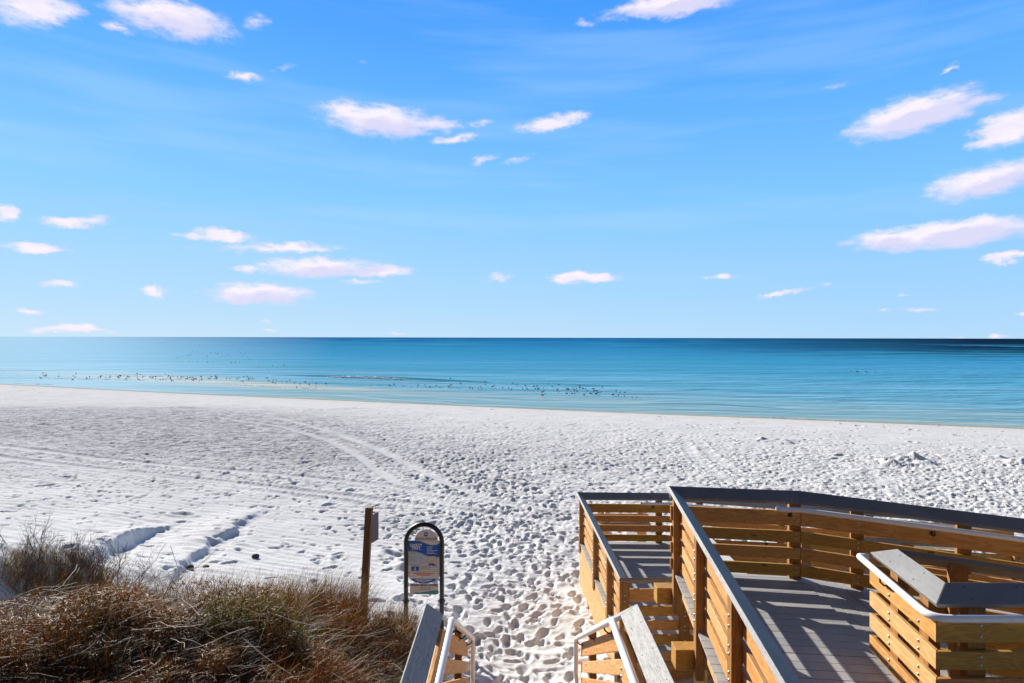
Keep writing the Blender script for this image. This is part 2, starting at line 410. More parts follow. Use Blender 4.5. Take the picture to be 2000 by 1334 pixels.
def ground_z(X, Y):
    z = base_z(X, Y); s = (shore_y(X)-Y)*0.93
    wd, _, _ = seg_dist(X, Y, WALKC)
    near = np.clip((34-Y)/16, 0, 1)
    path = np.exp(-(wd/2.3)**2)
    dense = np.clip(blob(X, Y, 1000, 905, 13, 8)+.9*blob(X, Y, 620, 870, 14, 9)+.9*blob(X, Y, 200, 840, 20, 9)+blob(X, Y, 1750, 945, 14, 6)+.9*blob(X, Y, 1300, 920, 9, 7)+.5*blob(X, Y, 1150, 1100, 3, 5), 0, 1)
    dry = np.clip((s-5)/10, 0, 1)
    smooth_l = blob(X, Y, 330, 1010, 7, 4.5)
    mod = 0.5+vnoise(X/3.1, Y/3.1, 5)+.5*vnoise(X/9., Y/9., 6)
    pr_dense = np.clip(dense*(0.35+0.9*mod), 0, 1)*dry
    tm = np.zeros(X.shape); td = np.zeros(X.shape)
    for i, P in enumerate(TRACKS):
        d, _, tt = seg_dist(X, Y, P)
        wv = 0.13+0.0045*Y
        m_ = np.exp(-(d/wv)**4)*(1, 1, 1, 1, .45, .45, .6, .35)[i]; tm = np.maximum(tm, m_)
        td += -0.035*m_ + 0.022*m_.max()*np.exp(-((d-wv*1.5)/(wv*.4))**2) + 0.008*m_*np.sin(tt*2*math.pi/0.22)
    keep = (1-0.9*tm)
    Xw = X+.05*vnoise(X/.11, Y/.11, 91); Yw = Y+.05*vnoise(X/.11, Y/.11, 92)
    d = prints(Xw, Yw, 0.36, np.clip(path*.85+.12*mod, 0, 1)*(1-.85*smooth_l), 21, 0.145, 0.062, 0.062, .22, math.pi/2)
    d += prints(Xw+.17, Yw+.11, 0.31, np.clip(path*.55, 0, 1), 31, 0.13, 0.06, 0.05, .22)
    d += prints(Xw, Yw, 0.33, pr_dense*.85, 41, 0.12, 0.056, 0.050, .2)
    d += prints(Xw+.2, Yw+.13, 0.23, pr_dense*.7, 51, 0.08, 0.042, 0.036, .2)
    Xw = X; Yw = Y
    d += prints(X, Y, 0.9, np.clip(.25+.2*mod, 0, 1)*dry, 61, 0.15, 0.08, 0.05, .3)
    d += prints(X, Y, 2.6, .45*np.ones(X.shape)*np.clip(s/3, 0, 1), 71, 0.28, 0.14, 0.06, .5)
    z = z + d*keep
    rough = (0.25+0.9*dense+0.5*path)*dry*(1-.6*smooth_l)
    z = z + keep*rough*(0.034*vnoise(X/.27, Y/.20, 1)+0.028*vnoise(X/.13, Y/.1, 2)+.04*vnoise(X/.8, Y/.6, 3))
    # wind ripples
    ph = (X*0.35+Y)*2*math.pi/0.33 + 5*vnoise(X/1.3, Y/1.3, 7)
    rip = np.clip(1-path*1.2-dense*.7, 0, 1)*dry
    z = z + rip*keep*(0.008*np.sin(ph)*(1+1.4*vnoise(X/.7, Y/.5, 8))+.028*vnoise(X/.55+Y/.9, Y/.28, 9))
    z = z + 0.05*dry*vnoise(X/2.4, Y/1.7, 10)+.12*np.clip((s-12)/20, 0, 1)*vnoise(X/9., Y/6., 12)
    z = z + td*np.clip(s/4, 0, 1)
    # small wind-cut banks
    for P, H in ((SCARP1, .25), (SCARP2, .13)):
        dd, sg, tt = seg_dist(X, Y, P)
        tot = sum(float(np.hypot(*(b_-a))) for a, b_ in zip(P[:-1], P[1:]))
        sl = dd*sg; fade = np.clip(tt/(.35*tot), .0, 1)
        Hh = H*fade*(1+.5*vnoise(tt/.5, tt*0, 3))
        # sl>0 : one side stays high and falls back gently, the other is cut
        e = sl+.16*vnoise(X/.25, Y/.25, 4)+.25*vnoise(X/.7, Y/.7, 44)
        e = -e; z = z + Hh*np.where(e > 0, np.exp(-(e/.9)**2), np.exp(-(e/.07)**2)) - 0.35*Hh*np.exp(-((e+.25)/.22)**2)
    for c, r, h in PILES:
        g = bumpf(X, Y, c[0], c[1], r, r*.8)
        z = z + h*g*(.75+1.3*vnoise(X/.3, Y/.26, 13))-.35*h*bumpf(X, Y, c[0]+r*1.1, c[1]-r*.7, r*.7, r*.5)
    # dune sides: rougher sand
    return z

# ground sheet: finer towards the walkway, one mesh out to the far coast
ycuts = [-40, -25, -14, -7, -2]
y = 1.0
while y < 7.2: ycuts.append(y); y += 0.07
while y < 175:
    ycuts.append(y)
    y += max(0.026, 0.0034*y**1.03) if y < 70 else max(.25, .012*y)
ycuts += [190, 230, 300, 420, 600]
yc = np.array(ycuts)
uf = np.arange(-0.92, 0.9201, 0.0021); uo = 0.93*np.geomspace(1, 45, 50)
uc = np.concatenate([-uo[::-1], uf, uo])
YY, UU = np.meshgrid(yc, uc, indexing='ij')
XX = UU*(np.maximum(YY, 0)+1.5)
ZZ = ground_z(XX, YY)
nr, nc = YY.shape
idx = np.arange(nr*nc).reshape(nr, nc)
Fq = np.stack([idx[:-1, :-1], idx[:-1, 1:], idx[1:, 1:], idx[1:, :-1]], -1).reshape(-1, 4)
gme = np_mesh('sand', np.stack([XX, YY, ZZ], -1).reshape(-1, 3), Fq, True)
S_att = ((shore_y(XX)-YY)*0.93).ravel()
attr(gme, 'inland', S_att)
darkm = np.clip(1.3*blob(XX, YY, 60, 812, 17, 7)+1.0*blob(XX, YY, 250, 830, 13, 8)+.9*blob(XX, YY, 430, 855, 8, 7)+.7*blob(XX, YY, 610, 885, 5, 5)+.5*blob(XX, YY, 950, 885, 8, 6)-.1, 0, 1)  # shade of densely trodden footprints painted into the sand colour
for P_ in TRACKS[:4]: darkm *= 1-.8*np.exp(-(seg_dist(XX, YY, P_)[0]/.3)**4)*np.clip(1.6-YY/40, .25, 1)
attr(gme, 'trodden_shade', darkm.ravel())
BX = np.array([-11, -8, -7.2, -6.2, -5.3, -4.2, -3.0, -2.4, -1.9, -1.3, -.9]); BYc = np.array([8.0, 7.9, 7.9, 8.3, 8.9, 9.0, 9.1, 8.8, 8.8, 9.3, 8.7])
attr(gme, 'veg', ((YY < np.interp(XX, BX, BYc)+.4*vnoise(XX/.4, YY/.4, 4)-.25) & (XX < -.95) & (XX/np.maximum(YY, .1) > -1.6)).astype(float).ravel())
m, q, p = new_mat('white_quartz_sand')
oc = q.n('ShaderNodeTexCoord').outputs['Object']
inl = q.n('ShaderNodeAttribute', attribute_name='inland').outputs['Fac']
trod_shade = q.n('ShaderNodeAttribute', attribute_name='trodden_shade').outputs['Fac']
n1 = q.noise(oc, 0.6, 4, 0.6); n2 = q.noise(oc, 14.0, 4, 0.7); n3 = q.noise(oc, 3.0, 5, .65)
c = q.mix(q.mr(n1, .3, .7), (0.63, 0.635, 0.65), (0.73, 0.735, 0.75))
c = q.mix(q.mr(n2, .45, .8, 0, .35), c, (0.56, 0.55, 0.54))
nd = q.noise(q.v('MULTIPLY', oc, (1.6, 2.6, 1.0)), 1.0, 6, .72)
c = q.mix(q.m('MULTIPLY', trod_shade, q.mr(nd, .44, .56, .15, .85)), c, (0.31, 0.305, 0.345))
deb = q.noise(oc, 38.0, 2, .5)
c = q.mix(q.m('MULTIPLY', q.mr(deb, .70, .74), q.mr(n1, .45, .6)), c, (0.16, 0.13, 0.10))
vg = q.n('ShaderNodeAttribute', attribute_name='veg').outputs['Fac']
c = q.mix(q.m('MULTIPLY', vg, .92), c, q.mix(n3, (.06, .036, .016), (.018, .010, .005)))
wet = q.mr(q.m('ADD', inl, q.m('MULTIPLY', q.m('SUBTRACT', n1, .5), 1.2)), 0.3, 2.0, 1, 0, True)
damp = q.mr(q.m('ADD', inl, q.m('MULTIPLY', q.m('SUBTRACT', n1, .5), 3)), 2.0, 6.0, .5, 0, True)
c = q.mix(damp, c, (0.62, 0.58, 0.56))
c = q.mix(wet, c, (0.33, 0.29, 0.23))
q.put(p.inputs['Base Color'], c); p.inputs['Roughness'].default_value = 1.0; p.inputs['Specular IOR Level'].default_value = 0.0
bh = q.m('ADD', q.m('ADD', q.noise(oc, 9.0, 5, .65), q.m('MULTIPLY', q.noise(oc, 45, 3, .6), .4)), q.m('MULTIPLY', q.m('MULTIPLY', nd, trod_shade), 6.0))
q.put(p.inputs['Normal'], q.bump(bh, 0.55, 0.045))
tag(link('sand', gme, m), 'white sand beach trodden with footprints and tyre tracks', kind='structure')

# ------------------------------------------------------------------ sea
yr = np.concatenate([np.arange(20, 110, .6), np.geomspace(110, 60000, 170)])
uu = np.concatenate([-np.geomspace(1.02, 12, 30)[::-1], np.arange(-1.0, 1.001, 0.01), np.geomspace(1.02, 12, 30)])
YY2, UU2 = np.meshgrid(yr, uu, indexing='ij'); XX2 = UU2*(YY2+10)
so = -(np.where(np.abs(XX2) < 399, shore_y(XX2), 300)-YY2)*0.93
nr2, nc2 = YY2.shape; id2 = np.arange(nr2*nc2).reshape(nr2, nc2)
Fq2 = np.stack([id2[:-1, :-1], id2[:-1, 1:], id2[1:, 1:], id2[1:, :-1]], -1).reshape(-1, 4)
sme = np_mesh('sea', np.stack([XX2, YY2, np.zeros_like(XX2)], -1).reshape(-1, 3), Fq2, True)
attr(sme, 'off', so.ravel())
barx = np.array([-110, -85, -60, -42, -28, -14, 0, 14, 28, 40]); bary = np.array([20., 19, 17, 14.5, 12.5, 10.5, 9.5, 9.5, 9, 9])
bc = np.interp(XX2, barx, bary)
bw = np.interp(XX2, [-110, -80, -55, -30, -15, 5, 30], [2., 7, 7.5, 4.5, 2.5, 1.6, .8])
bs = np.interp(XX2, [-115, -85, -60, -30, -12, 10, 30], [.15, .75, 1, .95, .5, .35, .1])
attr(sme, 'bar', (bs*np.exp(-((so-bc)/bw)**2)).ravel())
m, q, p = new_mat('gulf_water')
oc = q.n('ShaderNodeTexCoord').outputs['Object']
off = q.n('ShaderNodeAttribute', attribute_name='off').outputs['Fac']; bar = q.n('ShaderNodeAttribute', attribute_name='bar').outputs['Fac']
sp = q.n('ShaderNodeSeparateXYZ'); q.put(sp.inputs[0], oc)
warpo = q.m('ADD', off, q.m('MULTIPLY', q.m('SUBTRACT', q.noise(oc, .03, 3, .5), .5), 16))
lo = q.m('LOGARITHM', q.m('MAXIMUM', q.m('ADD', warpo, 3.0), 1.0), 10.0)
col = q.ramp(q.m('DIVIDE', lo, 4.0), [(0.0, (.44, .52, .47)), (0.20, (.36, .52, .58)), (0.34, (.21, .45, .62)), (0.45, (.11, .37, .61)), (0.53, (.055, .30, .56)), (0.64, (.026, .22, .48)), (0.78, (.010, .13, .38)), (1.0, (.003, .05, .22))])
# long bands parallel to the shore
band = q.noise(q.comb(q.m('MULTIPLY', sp.outputs[0], .006), q.m('MULTIPLY', lo, 9.0), 0.0), 1.3, 3, .55)
col = q.mix(q.mr(band, .42, .62, 0, .55), col, (0.018, 0.30, 0.46))
col = q.mix(q.mr(band, .55, .75, 0, .35), col, (0.14, 0.34, 0.56))
col = q.mix(q.mr(bar, .08, .95, 0, .9), col, (0.56, 0.58, 0.53))
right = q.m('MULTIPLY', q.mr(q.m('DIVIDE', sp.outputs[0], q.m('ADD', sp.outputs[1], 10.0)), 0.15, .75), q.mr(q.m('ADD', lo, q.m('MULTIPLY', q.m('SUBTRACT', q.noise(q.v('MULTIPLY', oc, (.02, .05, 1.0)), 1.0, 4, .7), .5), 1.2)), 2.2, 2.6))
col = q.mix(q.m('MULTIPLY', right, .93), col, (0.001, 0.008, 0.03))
left_glare = q.mr(q.m('DIVIDE', sp.outputs[0], q.m('ADD', sp.outputs[1], 10.0)), -.80, -.28, 1, 0)  # sun glare towards the left, painted into the water colour
col = q.mix(q.m('MULTIPLY', left_glare, .88), col, (0.37, 0.61, 0.77))
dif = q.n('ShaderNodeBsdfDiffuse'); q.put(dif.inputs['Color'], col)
glo = q.n('ShaderNodeBsdfGlossy'); glo.inputs['Color'].default_value = (.6, .8, 1, 1); glo.inputs['Roughness'].default_value = .6
mxs = q.n('ShaderNodeMixShader'); mxs.inputs[0].default_value = .010; q.t.links.new(dif.outputs[0], mxs.inputs[1]); q.t.links.new(glo.outputs[0], mxs.inputs[2])
q.t.links.new(mxs.outputs[0], [n_ for n_ in q.t.nodes if n_.type == 'OUTPUT_MATERIAL'][0].inputs[0])
w1 = q.noise(q.v('MULTIPLY', oc, (0.35, 1.0, 1.0)), 1.1, 5, .6, .3)
w2 = q.noise(q.v('MULTIPLY', oc, (0.08, 0.30, 1.0)), 1.0, 4, .6, .4)
w3 = q.noise(q.v('MULTIPLY', oc, (0.008, 0.05, 1.0)), 1.0, 4, .6, .4)
calm = q.mr(off, 0, 25, .25, 1)
hgt = q.m('MULTIPLY', q.m('ADD', q.m('ADD', q.m('MULTIPLY', w1, .22), q.m('MULTIPLY', w2, 1.3)), q.m('MULTIPLY', w3, 3.0)), calm)
bn = q.bump(hgt, 0.6, 1.0); q.put(dif.inputs['Normal'], bn); q.put(glo.inputs['Normal'], bn); q.t.nodes.remove(p)
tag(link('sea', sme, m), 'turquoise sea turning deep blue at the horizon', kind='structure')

# breaking wave and foam lines
FOAM = simple('white_foam', (0.85, 0.87, 0.88), .8, 0, .6, 6, .06)
q_ = NB(FOAM.node_tree); pn = [x for x in FOAM.node_tree.nodes if x.type == 'BSDF_PRINCIPLED'][0]
trn = q_.n('ShaderNodeBsdfTranslucent'); trn.inputs[0].default_value = (.9, .92, .95, 1); mf = q_.n('ShaderNodeMixShader'); mf.inputs[0].default_value = .6
q_.t.links.new(pn.outputs[0], mf.inputs[1]); q_.t.links.new(trn.outputs[0], mf.inputs[2]); q_.t.links.new(mf.outputs[0], [x for x in FOAM.node_tree.nodes if x.type == 'OUTPUT_MATERIAL'][0].inputs[0])
def at_sea(px, py):
    Z = CAMZ/((py-(659.3+(px-1000)*.002))/F); return np.array(((px-1000)/F*Z, Z))
WV = simple('wave_face_water', (0.07, 0.30, 0.32), .15, 0, .3, 3, .2)
def ridge(name, pl, hh, ww, mat, label=None, cat=None, kind=None, rough=0.0, step=.25, zb=-0.02):
    P = [at_sea(*p) for p in pl]; pts = []
    for a, b_ in zip(P[:-1], P[1:]):
        n = max(2, int(np.hypot(*(b_-a))/step))
        for i in range(n): pts.append(a+(b_-a)*i/n)
    pts.append(P[-1]); n = len(pts); V = []; k = 9
    for i, c_ in enumerate(pts):
        t = i/(n-1); env = math.sin(math.pi*min(1, max(0, t)))**.5
        for j in range(k):
            a = j/(k-1); yy = (a-.5)*ww*(0.5+env*.6)
            jz = 1+rough*(random.random()-.5)*2
            V.append((c_[0]+rough*.2*(random.random()-.5), c_[1]+yy+rough*.35*(random.random()-.5)*ww, zb+hh*env*math.sin(math.pi*a)**1.5*jz))
    ii = np.arange(n*k).reshape(n, k)
    me = np_mesh(name, V, np.stack([ii[:-1, :-1], ii[:-1, 1:], ii[1:, 1:], ii[1:, :-1]], -1).reshape(-1, 4), True)
    return tag(link(name, me, mat), label, cat, None, kind)
ridge('wave', [(520, 732.5), (640, 735.5), (760, 739), (860, 743), (975, 747.5)], .34, 2.2, WV, 'low green wave rolling in beyond the sandbar', kind='structure', step=1)
ridge('foam', [(636, 737.5), (700, 738.5), (760, 741), (806, 742.5)], .30, 1.0, FOAM, 'white foam on the crest of the breaking wave', kind='stuff', rough=.45, zb=.0)
ridge('foam', [(1412, 811.5), (1500, 815), (1600, 819.5), (1700, 824.5), (1762, 827.5)], .035, .32, FOAM, 'thin line of white foam along the waterline', kind='stuff', rough=.8, step=.12)
ridge('foam', [(1808, 828), (1850, 830)], .035, .28, FOAM, 'short scrap of foam at the water edge', kind='stuff', rough=.8, step=.12)
ridge('foam', [(1230, 774), (1260, 776), (1290, 778)], .035, .5, FOAM, 'small foam patch among the wading birds', kind='stuff', rough=.8, step=.15)
ridge('foam', [(1060, 767), (1090, 769)], .035, .5, FOAM, 'small foam patch beside the sandbar', kind='stuff', rough=.8, step=.15)
for pl_, lb_ in (([(60, 739), (200, 741), (330, 744.5)], 'long thin foam line along the left end of the sandbar'), ([(180, 733), (330, 735.5), (430, 737)], 'thin foam line behind the birds on the sandbar'),
                 ([(420, 749), (560, 757), (660, 762)], 'broken foam line between sandbar and beach'), ([(700, 752), (850, 757), (960, 762)], 'broken foam line inside the breaking wave'), ([(20, 748.5), (120, 752)], 'short foam line by the far left shore'), ([(500, 777.5), (640, 784), (760, 789)], 'lace of foam at the water edge left of centre')):
    ridge('foam', pl_, .05, .35, FOAM, lb_, kind='stuff', rough=1.0, step=.3)
ridge('wave', [(1010, 748), (1120, 751), (1240, 755)], .14, 1.6, WV, 'faint ripple line in front of the shore birds', kind='structure', step=1)
ridge('wave', [(1240, 787), (1400, 790), (1560, 800)], .10, 1.2, WV, 'gentle swell close to the shore', kind='structure', step=1)

# ------------------------------------------------------------------ boardwalk helpers
def norm2(d): L = math.hypot(*d); return (d[0]/L, d[1]/L)
def offset(P, d, side):
    """mitred offset of an open polyline; side=+1 left of travel"""
    out = []
    for i, p_ in enumerate(P):
        ns = []
        if i > 0: t = norm2((p_[0]-P[i-1][0], p_[1]-P[i-1][1])); ns.append((-t[1]*side, t[0]*side))
        if i < len(P)-1: t = norm2((P[i+1][0]-p_[0], P[i+1][1]-p_[1])); ns.append((-t[1]*side, t[0]*side))
        if len(ns) == 1: n = ns[0]; k = 1
        else:
            n = norm2((ns[0][0]+ns[1][0], ns[0][1]+ns[1][1])); k = 1/max(.35, n[0]*ns[0][0]+n[1]*ns[0][1])
        out.append((p_[0]+n[0]*d*k, p_[1]+n[1]*d*k))
    return out
RAILH = 1.07; CW = .155; CD_ = .105; CT = .038
BOARDS = [(.045, .185), (.253, .393), (.461, .601), (.669, .853)]
bolt_me = {}
def bolt_mesh():
    if 'b' not in bolt_me:
        bm = bmesh.new()
        bmesh.ops.create_uvsphere(bm, u_segments=8, v_segments=5, radius=.015)
        for v_ in bm.verts: v_.co.z *= .7
        me = bpy.data.meshes.new('bolt'); bm.to_mesh(me); bm.free(); me.materials.append(STEEL)
        me.polygons.foreach_set('use_smooth', [True]*len(me.polygons)); bolt_me['b'] = me
    return bolt_me['b']
def screw_mesh():
    if 's' not in bolt_me:
        bm = bmesh.new(); bmesh.ops.create_cone(bm, cap_ends=True, segments=8, radius1=.0065, radius2=.0055, depth=.003)
        me = bpy.data.meshes.new('screw'); bm.to_mesh(me); bm.free(); me.materials.append(DARKM); bolt_me['s'] = me
    return bolt_me['s']
def railing(name, label, P, zd, side, posts, cap=CAPM, bmats=(WOOD, WOOD2, WOOD, WOOD2), hand=None, group=None, sc=1.0, inner_bolts=True, drop=.5, screws=False):
    """P high cap edge in plan, zd deck height per vertex, side of the walkway, posts: (segment, t) list"""
    root = empty(name, (P[0][0], P[0][1], zd[0]), label, 'railing', group)
    O = {d: offset(P, d*sc, side) for d in (0, .03, .12, .158, CW, CW*.9, .23)}
    def sw(mb, i, prof, ea=0.0, eb=0.0):
        """prof: list of (offset, z above deck)"""
        rings = []
        for j, e in ((i, ea), (i+1, -eb)):
            a = P[i]; b_ = P[i+1]; t = norm2((b_[0]-a[0], b_[1]-a[1]))
            rg = []
            for (o_, z_) in prof:
                q_ = offset(P, o_*sc, side)[j]; rg.append((q_[0]+t[0]*e, q_[1]+t[1]*e, zd[j]+z_*1.0))
            rings.append(rg)
        mb.prism(rings)
    RH = RAILH
    for i in range(len(P)-1):
        mb = MB(); sw(mb, i, [(0, RH), (CW, RH-CD_*sc), (CW-.02, RH-CD_*sc-CT), (-.02, RH-CT)], .001, .001)
        cm_ = cap[i] if isinstance(cap, (list, tuple)) else cap
        mb.build('cap_board', cm_, root, .004)
        if screws:
            a, b_ = P[i], P[i+1]; t = norm2((b_[0]-a[0], b_[1]-a[1])); n = (-t[1]*side, t[0]*side); L = math.hypot(b_[0]-a[0], b_[1]-a[1])
            dd_ = .12
            while dd_ < L and L < 9:
                for of in (.035, .118):
                    so_ = bpy.data.objects.new('screw', screw_mesh()); COL.objects.link(so_); so_.parent = root
                    zz_ = zd[i]+(zd[i+1]-zd[i])*dd_/L+RH-CD_*sc*of/CW+.0015
                    so_.location = Vector((a[0]+t[0]*dd_+n[0]*of*sc, a[1]+t[1]*dd_+n[1]*of*sc, zz_))-root.location
                    so_.rotation_euler = Vector((n[0]*.56, n[1]*.56, .83)).to_track_quat('Z', 'Y').to_euler()
                dd_ += .41
        for k, (z0, z1) in enumerate(BOARDS):
            mb = MB(); sw(mb, i, [(.12, z0), (.158, z0), (.158, z1), (.12, z1)], .002, .002)
            mb.build('rail_board', bmats[k] if not isinstance(bmats[0], (list, tuple)) else bmats[i][k], root, .005)
    hw = .07
    for (i, t_) in posts:
        a, b_ = P[i], P[i+1]; t = norm2((b_[0]-a[0], b_[1]-a[1])); n = (-t[1]*side, t[0]*side)
        L = math.hypot(b_[0]-a[0], b_[1]-a[1])
        cx, cy = a[0]+t[0]*t_, a[1]+t[1]*t_; z0 = zd[i]+(zd[i+1]-zd[i])*t_/L
        mb = MB(); r0 = []; r1 = []
        for (al, of) in ((-hw, .03), (hw, .03), (hw, .119), (-hw, .119)):
            x, y_ = cx+t[0]*al+n[0]*of*sc, cy+t[1]*al+n[1]*of*sc
            r0.append((x, y_, z0-drop)); r1.append((x, y_, z0+RH-CT-.004-of*.66))
        mb.prism([r0, r1]); po = mb.build('post', POST, root, .004)
        # bolts: heads on the boards, nuts on the outer post face
        for (zb0, zb1) in BOARDS:
            for zz in ((zb0*.72+zb1*.28), (zb0*.28+zb1*.72)):
                for of, sg in ((.158, 1), (.03, -1)):
                    if sg == 1 and not inner_bolts: continue
                    bo = bpy.data.objects.new('bolt', bolt_mesh()); COL.objects.link(bo); bo.parent = po
                    bo.location = Vector((cx+n[0]*of*sc, cy+n[1]*of*sc, z0+zz))
                    bo.rotation_euler = Vector((n[0]*sg, n[1]*sg, 0)).to_track_quat('Z', 'Y').to_euler()
    if hand:
        pts, brs = hand
        mb = MB(); mb.tube(pts, .029, 16); ho = mb.build('handrail', VINYL, root, 0, True)
        for (bp, n) in brs:
            mb = MB(); bp = Vector(bp); n = Vector((n[0], n[1], 0))
            mb.tube([bp+Vector((0, 0, -.02)), bp+Vector((0, 0, -.055)), bp-n*.03+Vector((0, 0, -.085)), bp-n*.068+Vector((0, 0, -.09))], .008, 8)
            mb.tube([bp-n*.060+Vector((0, 0, -.09)), bp-n*.072+Vector((0, 0, -.09))], .028, 14)
            mb.build('bracket', DARKM, ho)
    return root

def round_path(pts, r=.12, k=6):
    pts = [Vector(p_) for p_ in pts]; out = [pts[0]]
    for i in range(1, len(pts)-1):
        a = (pts[i-1]-pts[i]); b_ = (pts[i+1]-pts[i]); ra = min(r, a.length*.45, b_.length*.45)
        p0 = pts[i]+a.normalized()*ra; p1 = pts[i]+b_.normalized()*ra
        for j in range(k+1):
            t = j/k; out.append(p0*(1-t)**2+pts[i]*2*t*(1-t)+p1*t*t)
    out.append(pts[-1]); return out

def clip(poly, a, n):
    """keep the part of poly where (p-a).n >= 0"""
    out = []
    for i in range(len(poly)):
        p_, q_ = poly[i], poly[(i+1) % len(poly)]
        dp = (p_[0]-a[0])*n[0]+(p_[1]-a[1])*n[1]; dq = (q_[0]-a[0])*n[0]+(q_[1]-a[1])*n[1]
        if dp >= 0: out.append(p_)
        if dp*dq < 0:
            t = dp/(dp-dq); out.append((p_[0]+(q_[0]-p_[0])*t, p_[1]+(q_[1]-p_[1])*t))
    return out
def area(P): return .5*sum(P[i][0]*P[(i+1) % len(P)][1]-P[(i+1) % len(P)][0]*P[i][1] for i in range(len(P)))
def decking(mb, poly, d, zf, pitch=.146, gap=.010, th=.026):
    """boards running along d, clipped to the convex polygon"""
    if area(poly) < 0: poly = poly[::-1]
    d = norm2(d); n = (-d[1], d[0]); pr = [p_[0]*n[0]+p_[1]*n[1] for p_ in poly]
    s = min(pr)
    while s < max(pr):
        q_ = clip(poly, (n[0]*s, n[1]*s), n); e = s+pitch-gap
        if len(q_) > 2: q_ = clip(q_, (n[0]*e, n[1]*e), (-n[0], -n[1]))
        if len(q_) > 2 and abs(area(q_)) > .002:
            b0 = len(mb.v); k = len(q_); uo = random.uniform(0, 80); vo = random.uniform(0, 80)
            jz = random.uniform(-.0012, .0012)
            for dz in (-th, 0): mb.v += [(p_[0], p_[1], zf(p_[0], p_[1])+dz+jz) for p_ in q_]
            uvs = [(uo+p_[0]*d[0]+p_[1]*d[1], vo+p_[0]*n[0]+p_[1]*n[1]) for p_ in q_]
            mb.f.append(tuple(b0+i for i in range(k))[::-1]); mb.uv += uvs[::-1]
            mb.f.append(tuple(b0+k+i for i in range(k))); mb.uv += uvs
            for i in range(k):
                j = (i+1) % k; mb.f.append((b0+i, b0+j, b0+k+j, b0+k+i)); mb.uv += [uvs[i], uvs[j], (uvs[j][0], uvs[j][1]+th), (uvs[i][0], uvs[i][1]+th)]
        s += pitch

# ------------------------------------------------------------------ upper landing
HZ = CAMZ-2.995                       # deck level
def q2(px, py, h): Z = h*F/(py-(659.3+(px-1000)*.002)); return ((px-1000)/F*Z, Z)
C = (2.045, 7.99); D = (3.62, 7.76); E = (5.79, 6.93)
ude = norm2((E[0]-D[0], E[1]-D[1])); E2 = (D[0]+ude[0]*5.2, D[1]+ude[1]*5.2)
uc_ = norm2((2.045-1.53, 7.99-3.43)); C0 = (C[0]-uc_[0]*6.0, C[1]-uc_[1]*6.0)
G = (3.53, 5.62); H = (3.425, 4.85); H2 = (6.6, 4.85); G2 = (G[0]+ude[0]*3.6, G[1]+ude[1]*3.6)
slope = .045
ZE2 = HZ-slope*5.2; ZG2 = HZ-slope*3.6
def nrm(a, b_, side): t = norm2((b_[0]-a[0], b_[1]-a[1])); return (-t[1]*side, t[0]*side)

deck = empty('boardwalk', (2.6, 5.5, HZ), 'upper boardwalk landing with grey decking and turn to a ramp', 'boardwalk')
edgeC0 = offset([C0, C, D, E2], .05, -1)
gh_off = offset([G2, G, H, H2], .03, -1)
mb = MB()
Dj = edgeC0[2]; Gj = gh_off[1]
flat = lambda x, y_: HZ
Hj = gh_off[2]
decking(mb, [edgeC0[0], edgeC0[1], Dj, Gj, Hj, (Hj[0]-.4, edgeC0[0][1])], (uc_[1], -uc_[0]), flat)
decking(mb, [(C0[0]+.3, C0[1]), (Hj[0]-.392, C0[1]), (Hj[0]+.004, Hj[1]-.004), gh_off[3], (gh_off[3][0], C0[1])][1:], (0, 1), flat)
rampf = lambda x, y_: HZ-slope*max(0, (x-D[0])*ude[0]+(y_-D[1])*ude[1])
decking(mb, [(Dj[0]+.006, Dj[1]), edgeC0[3], (edgeC0[3][0]-.7, edgeC0[3][1]-2.1), gh_off[0], (Gj[0]+.006, Gj[1])], norm2((Dj[0]-Gj[0], Dj[1]-Gj[1])), rampf)
mb.build('decking', DECKM, deck, .0)
# rim joists
def strip(mb, P, o0, o1, z0, z1, side, zd, i0=0, i1=None):
    A = offset(P, o0, side); B = offset(P, o1, side)
    for i in range(i0, (len(P)-1) if i1 is None else i1):
        mb.prism([[(A[j][0], A[j][1], zd[j]+z0), (B[j][0], B[j][1], zd[j]+z0), (B[j][0], B[j][1], zd[j]+z1), (A[j][0], A[j][1], zd[j]+z1)] for j in (i, i+1)])
mb = MB(); strip(mb, [C0, C, D, E2], .122, .16, -.27, -.028, -1, [HZ, HZ, HZ, ZE2]); mb.build('rim_joist', ENDW, deck, .004)
mb = MB(); strip(mb, [G2, G, H, H2], .122, .16, -.27, -.028, -1, [ZG2, HZ, HZ, HZ])
mb.build('rim_joist', ENDW, deck, .004)
# joists and cross beams poking out on the left
mb = MB()
for k in range(5):
    a = offset([C0, C], .45+.32*k, -1); L = 5.7
    mb.prism([[(a[0][0]+e, a[0][1], HZ-.265), (a[0][0]+e+.038, a[0][1], HZ-.265), (a[0][0]+e+.038, a[0][1], HZ-.03), (a[0][0]+e, a[0][1], HZ-.03)] if r_ == 0 else
              [(a[1][0]+e, a[1][1]-.4, HZ-.265), (a[1][0]+e+.038, a[1][1]-.4, HZ-.265), (a[1][0]+e+.038, a[1][1]-.4, HZ-.03), (a[1][0]+e, a[1][1]-.4, HZ-.03)] for r_ in (0, 1) for e in (0,)])
mb.build('floor_joist', WOOD2, deck)
for tz in (8.02, 6.45, 4.55, 2.9):
    lx = C0[0]+(tz-C0[1])*uc_[0]/uc_[1]
    mb = MB(); mb.box((lx-.17+1.1, tz, HZ-.34), (2.2, .19, .21), 'x'); bo_ = mb.build('beam', WOOD2, deck, .006)
    for dx in (.42, 1.75):
        gz = float(base_z(lx+dx, tz)); mb = MB(); mb.box((lx+dx, tz, (gz-.5+HZ-.45)/2), (.14, .14, HZ-.45-gz+.5), 'z'); mb.build('support_post', ENDW, deck, .004)
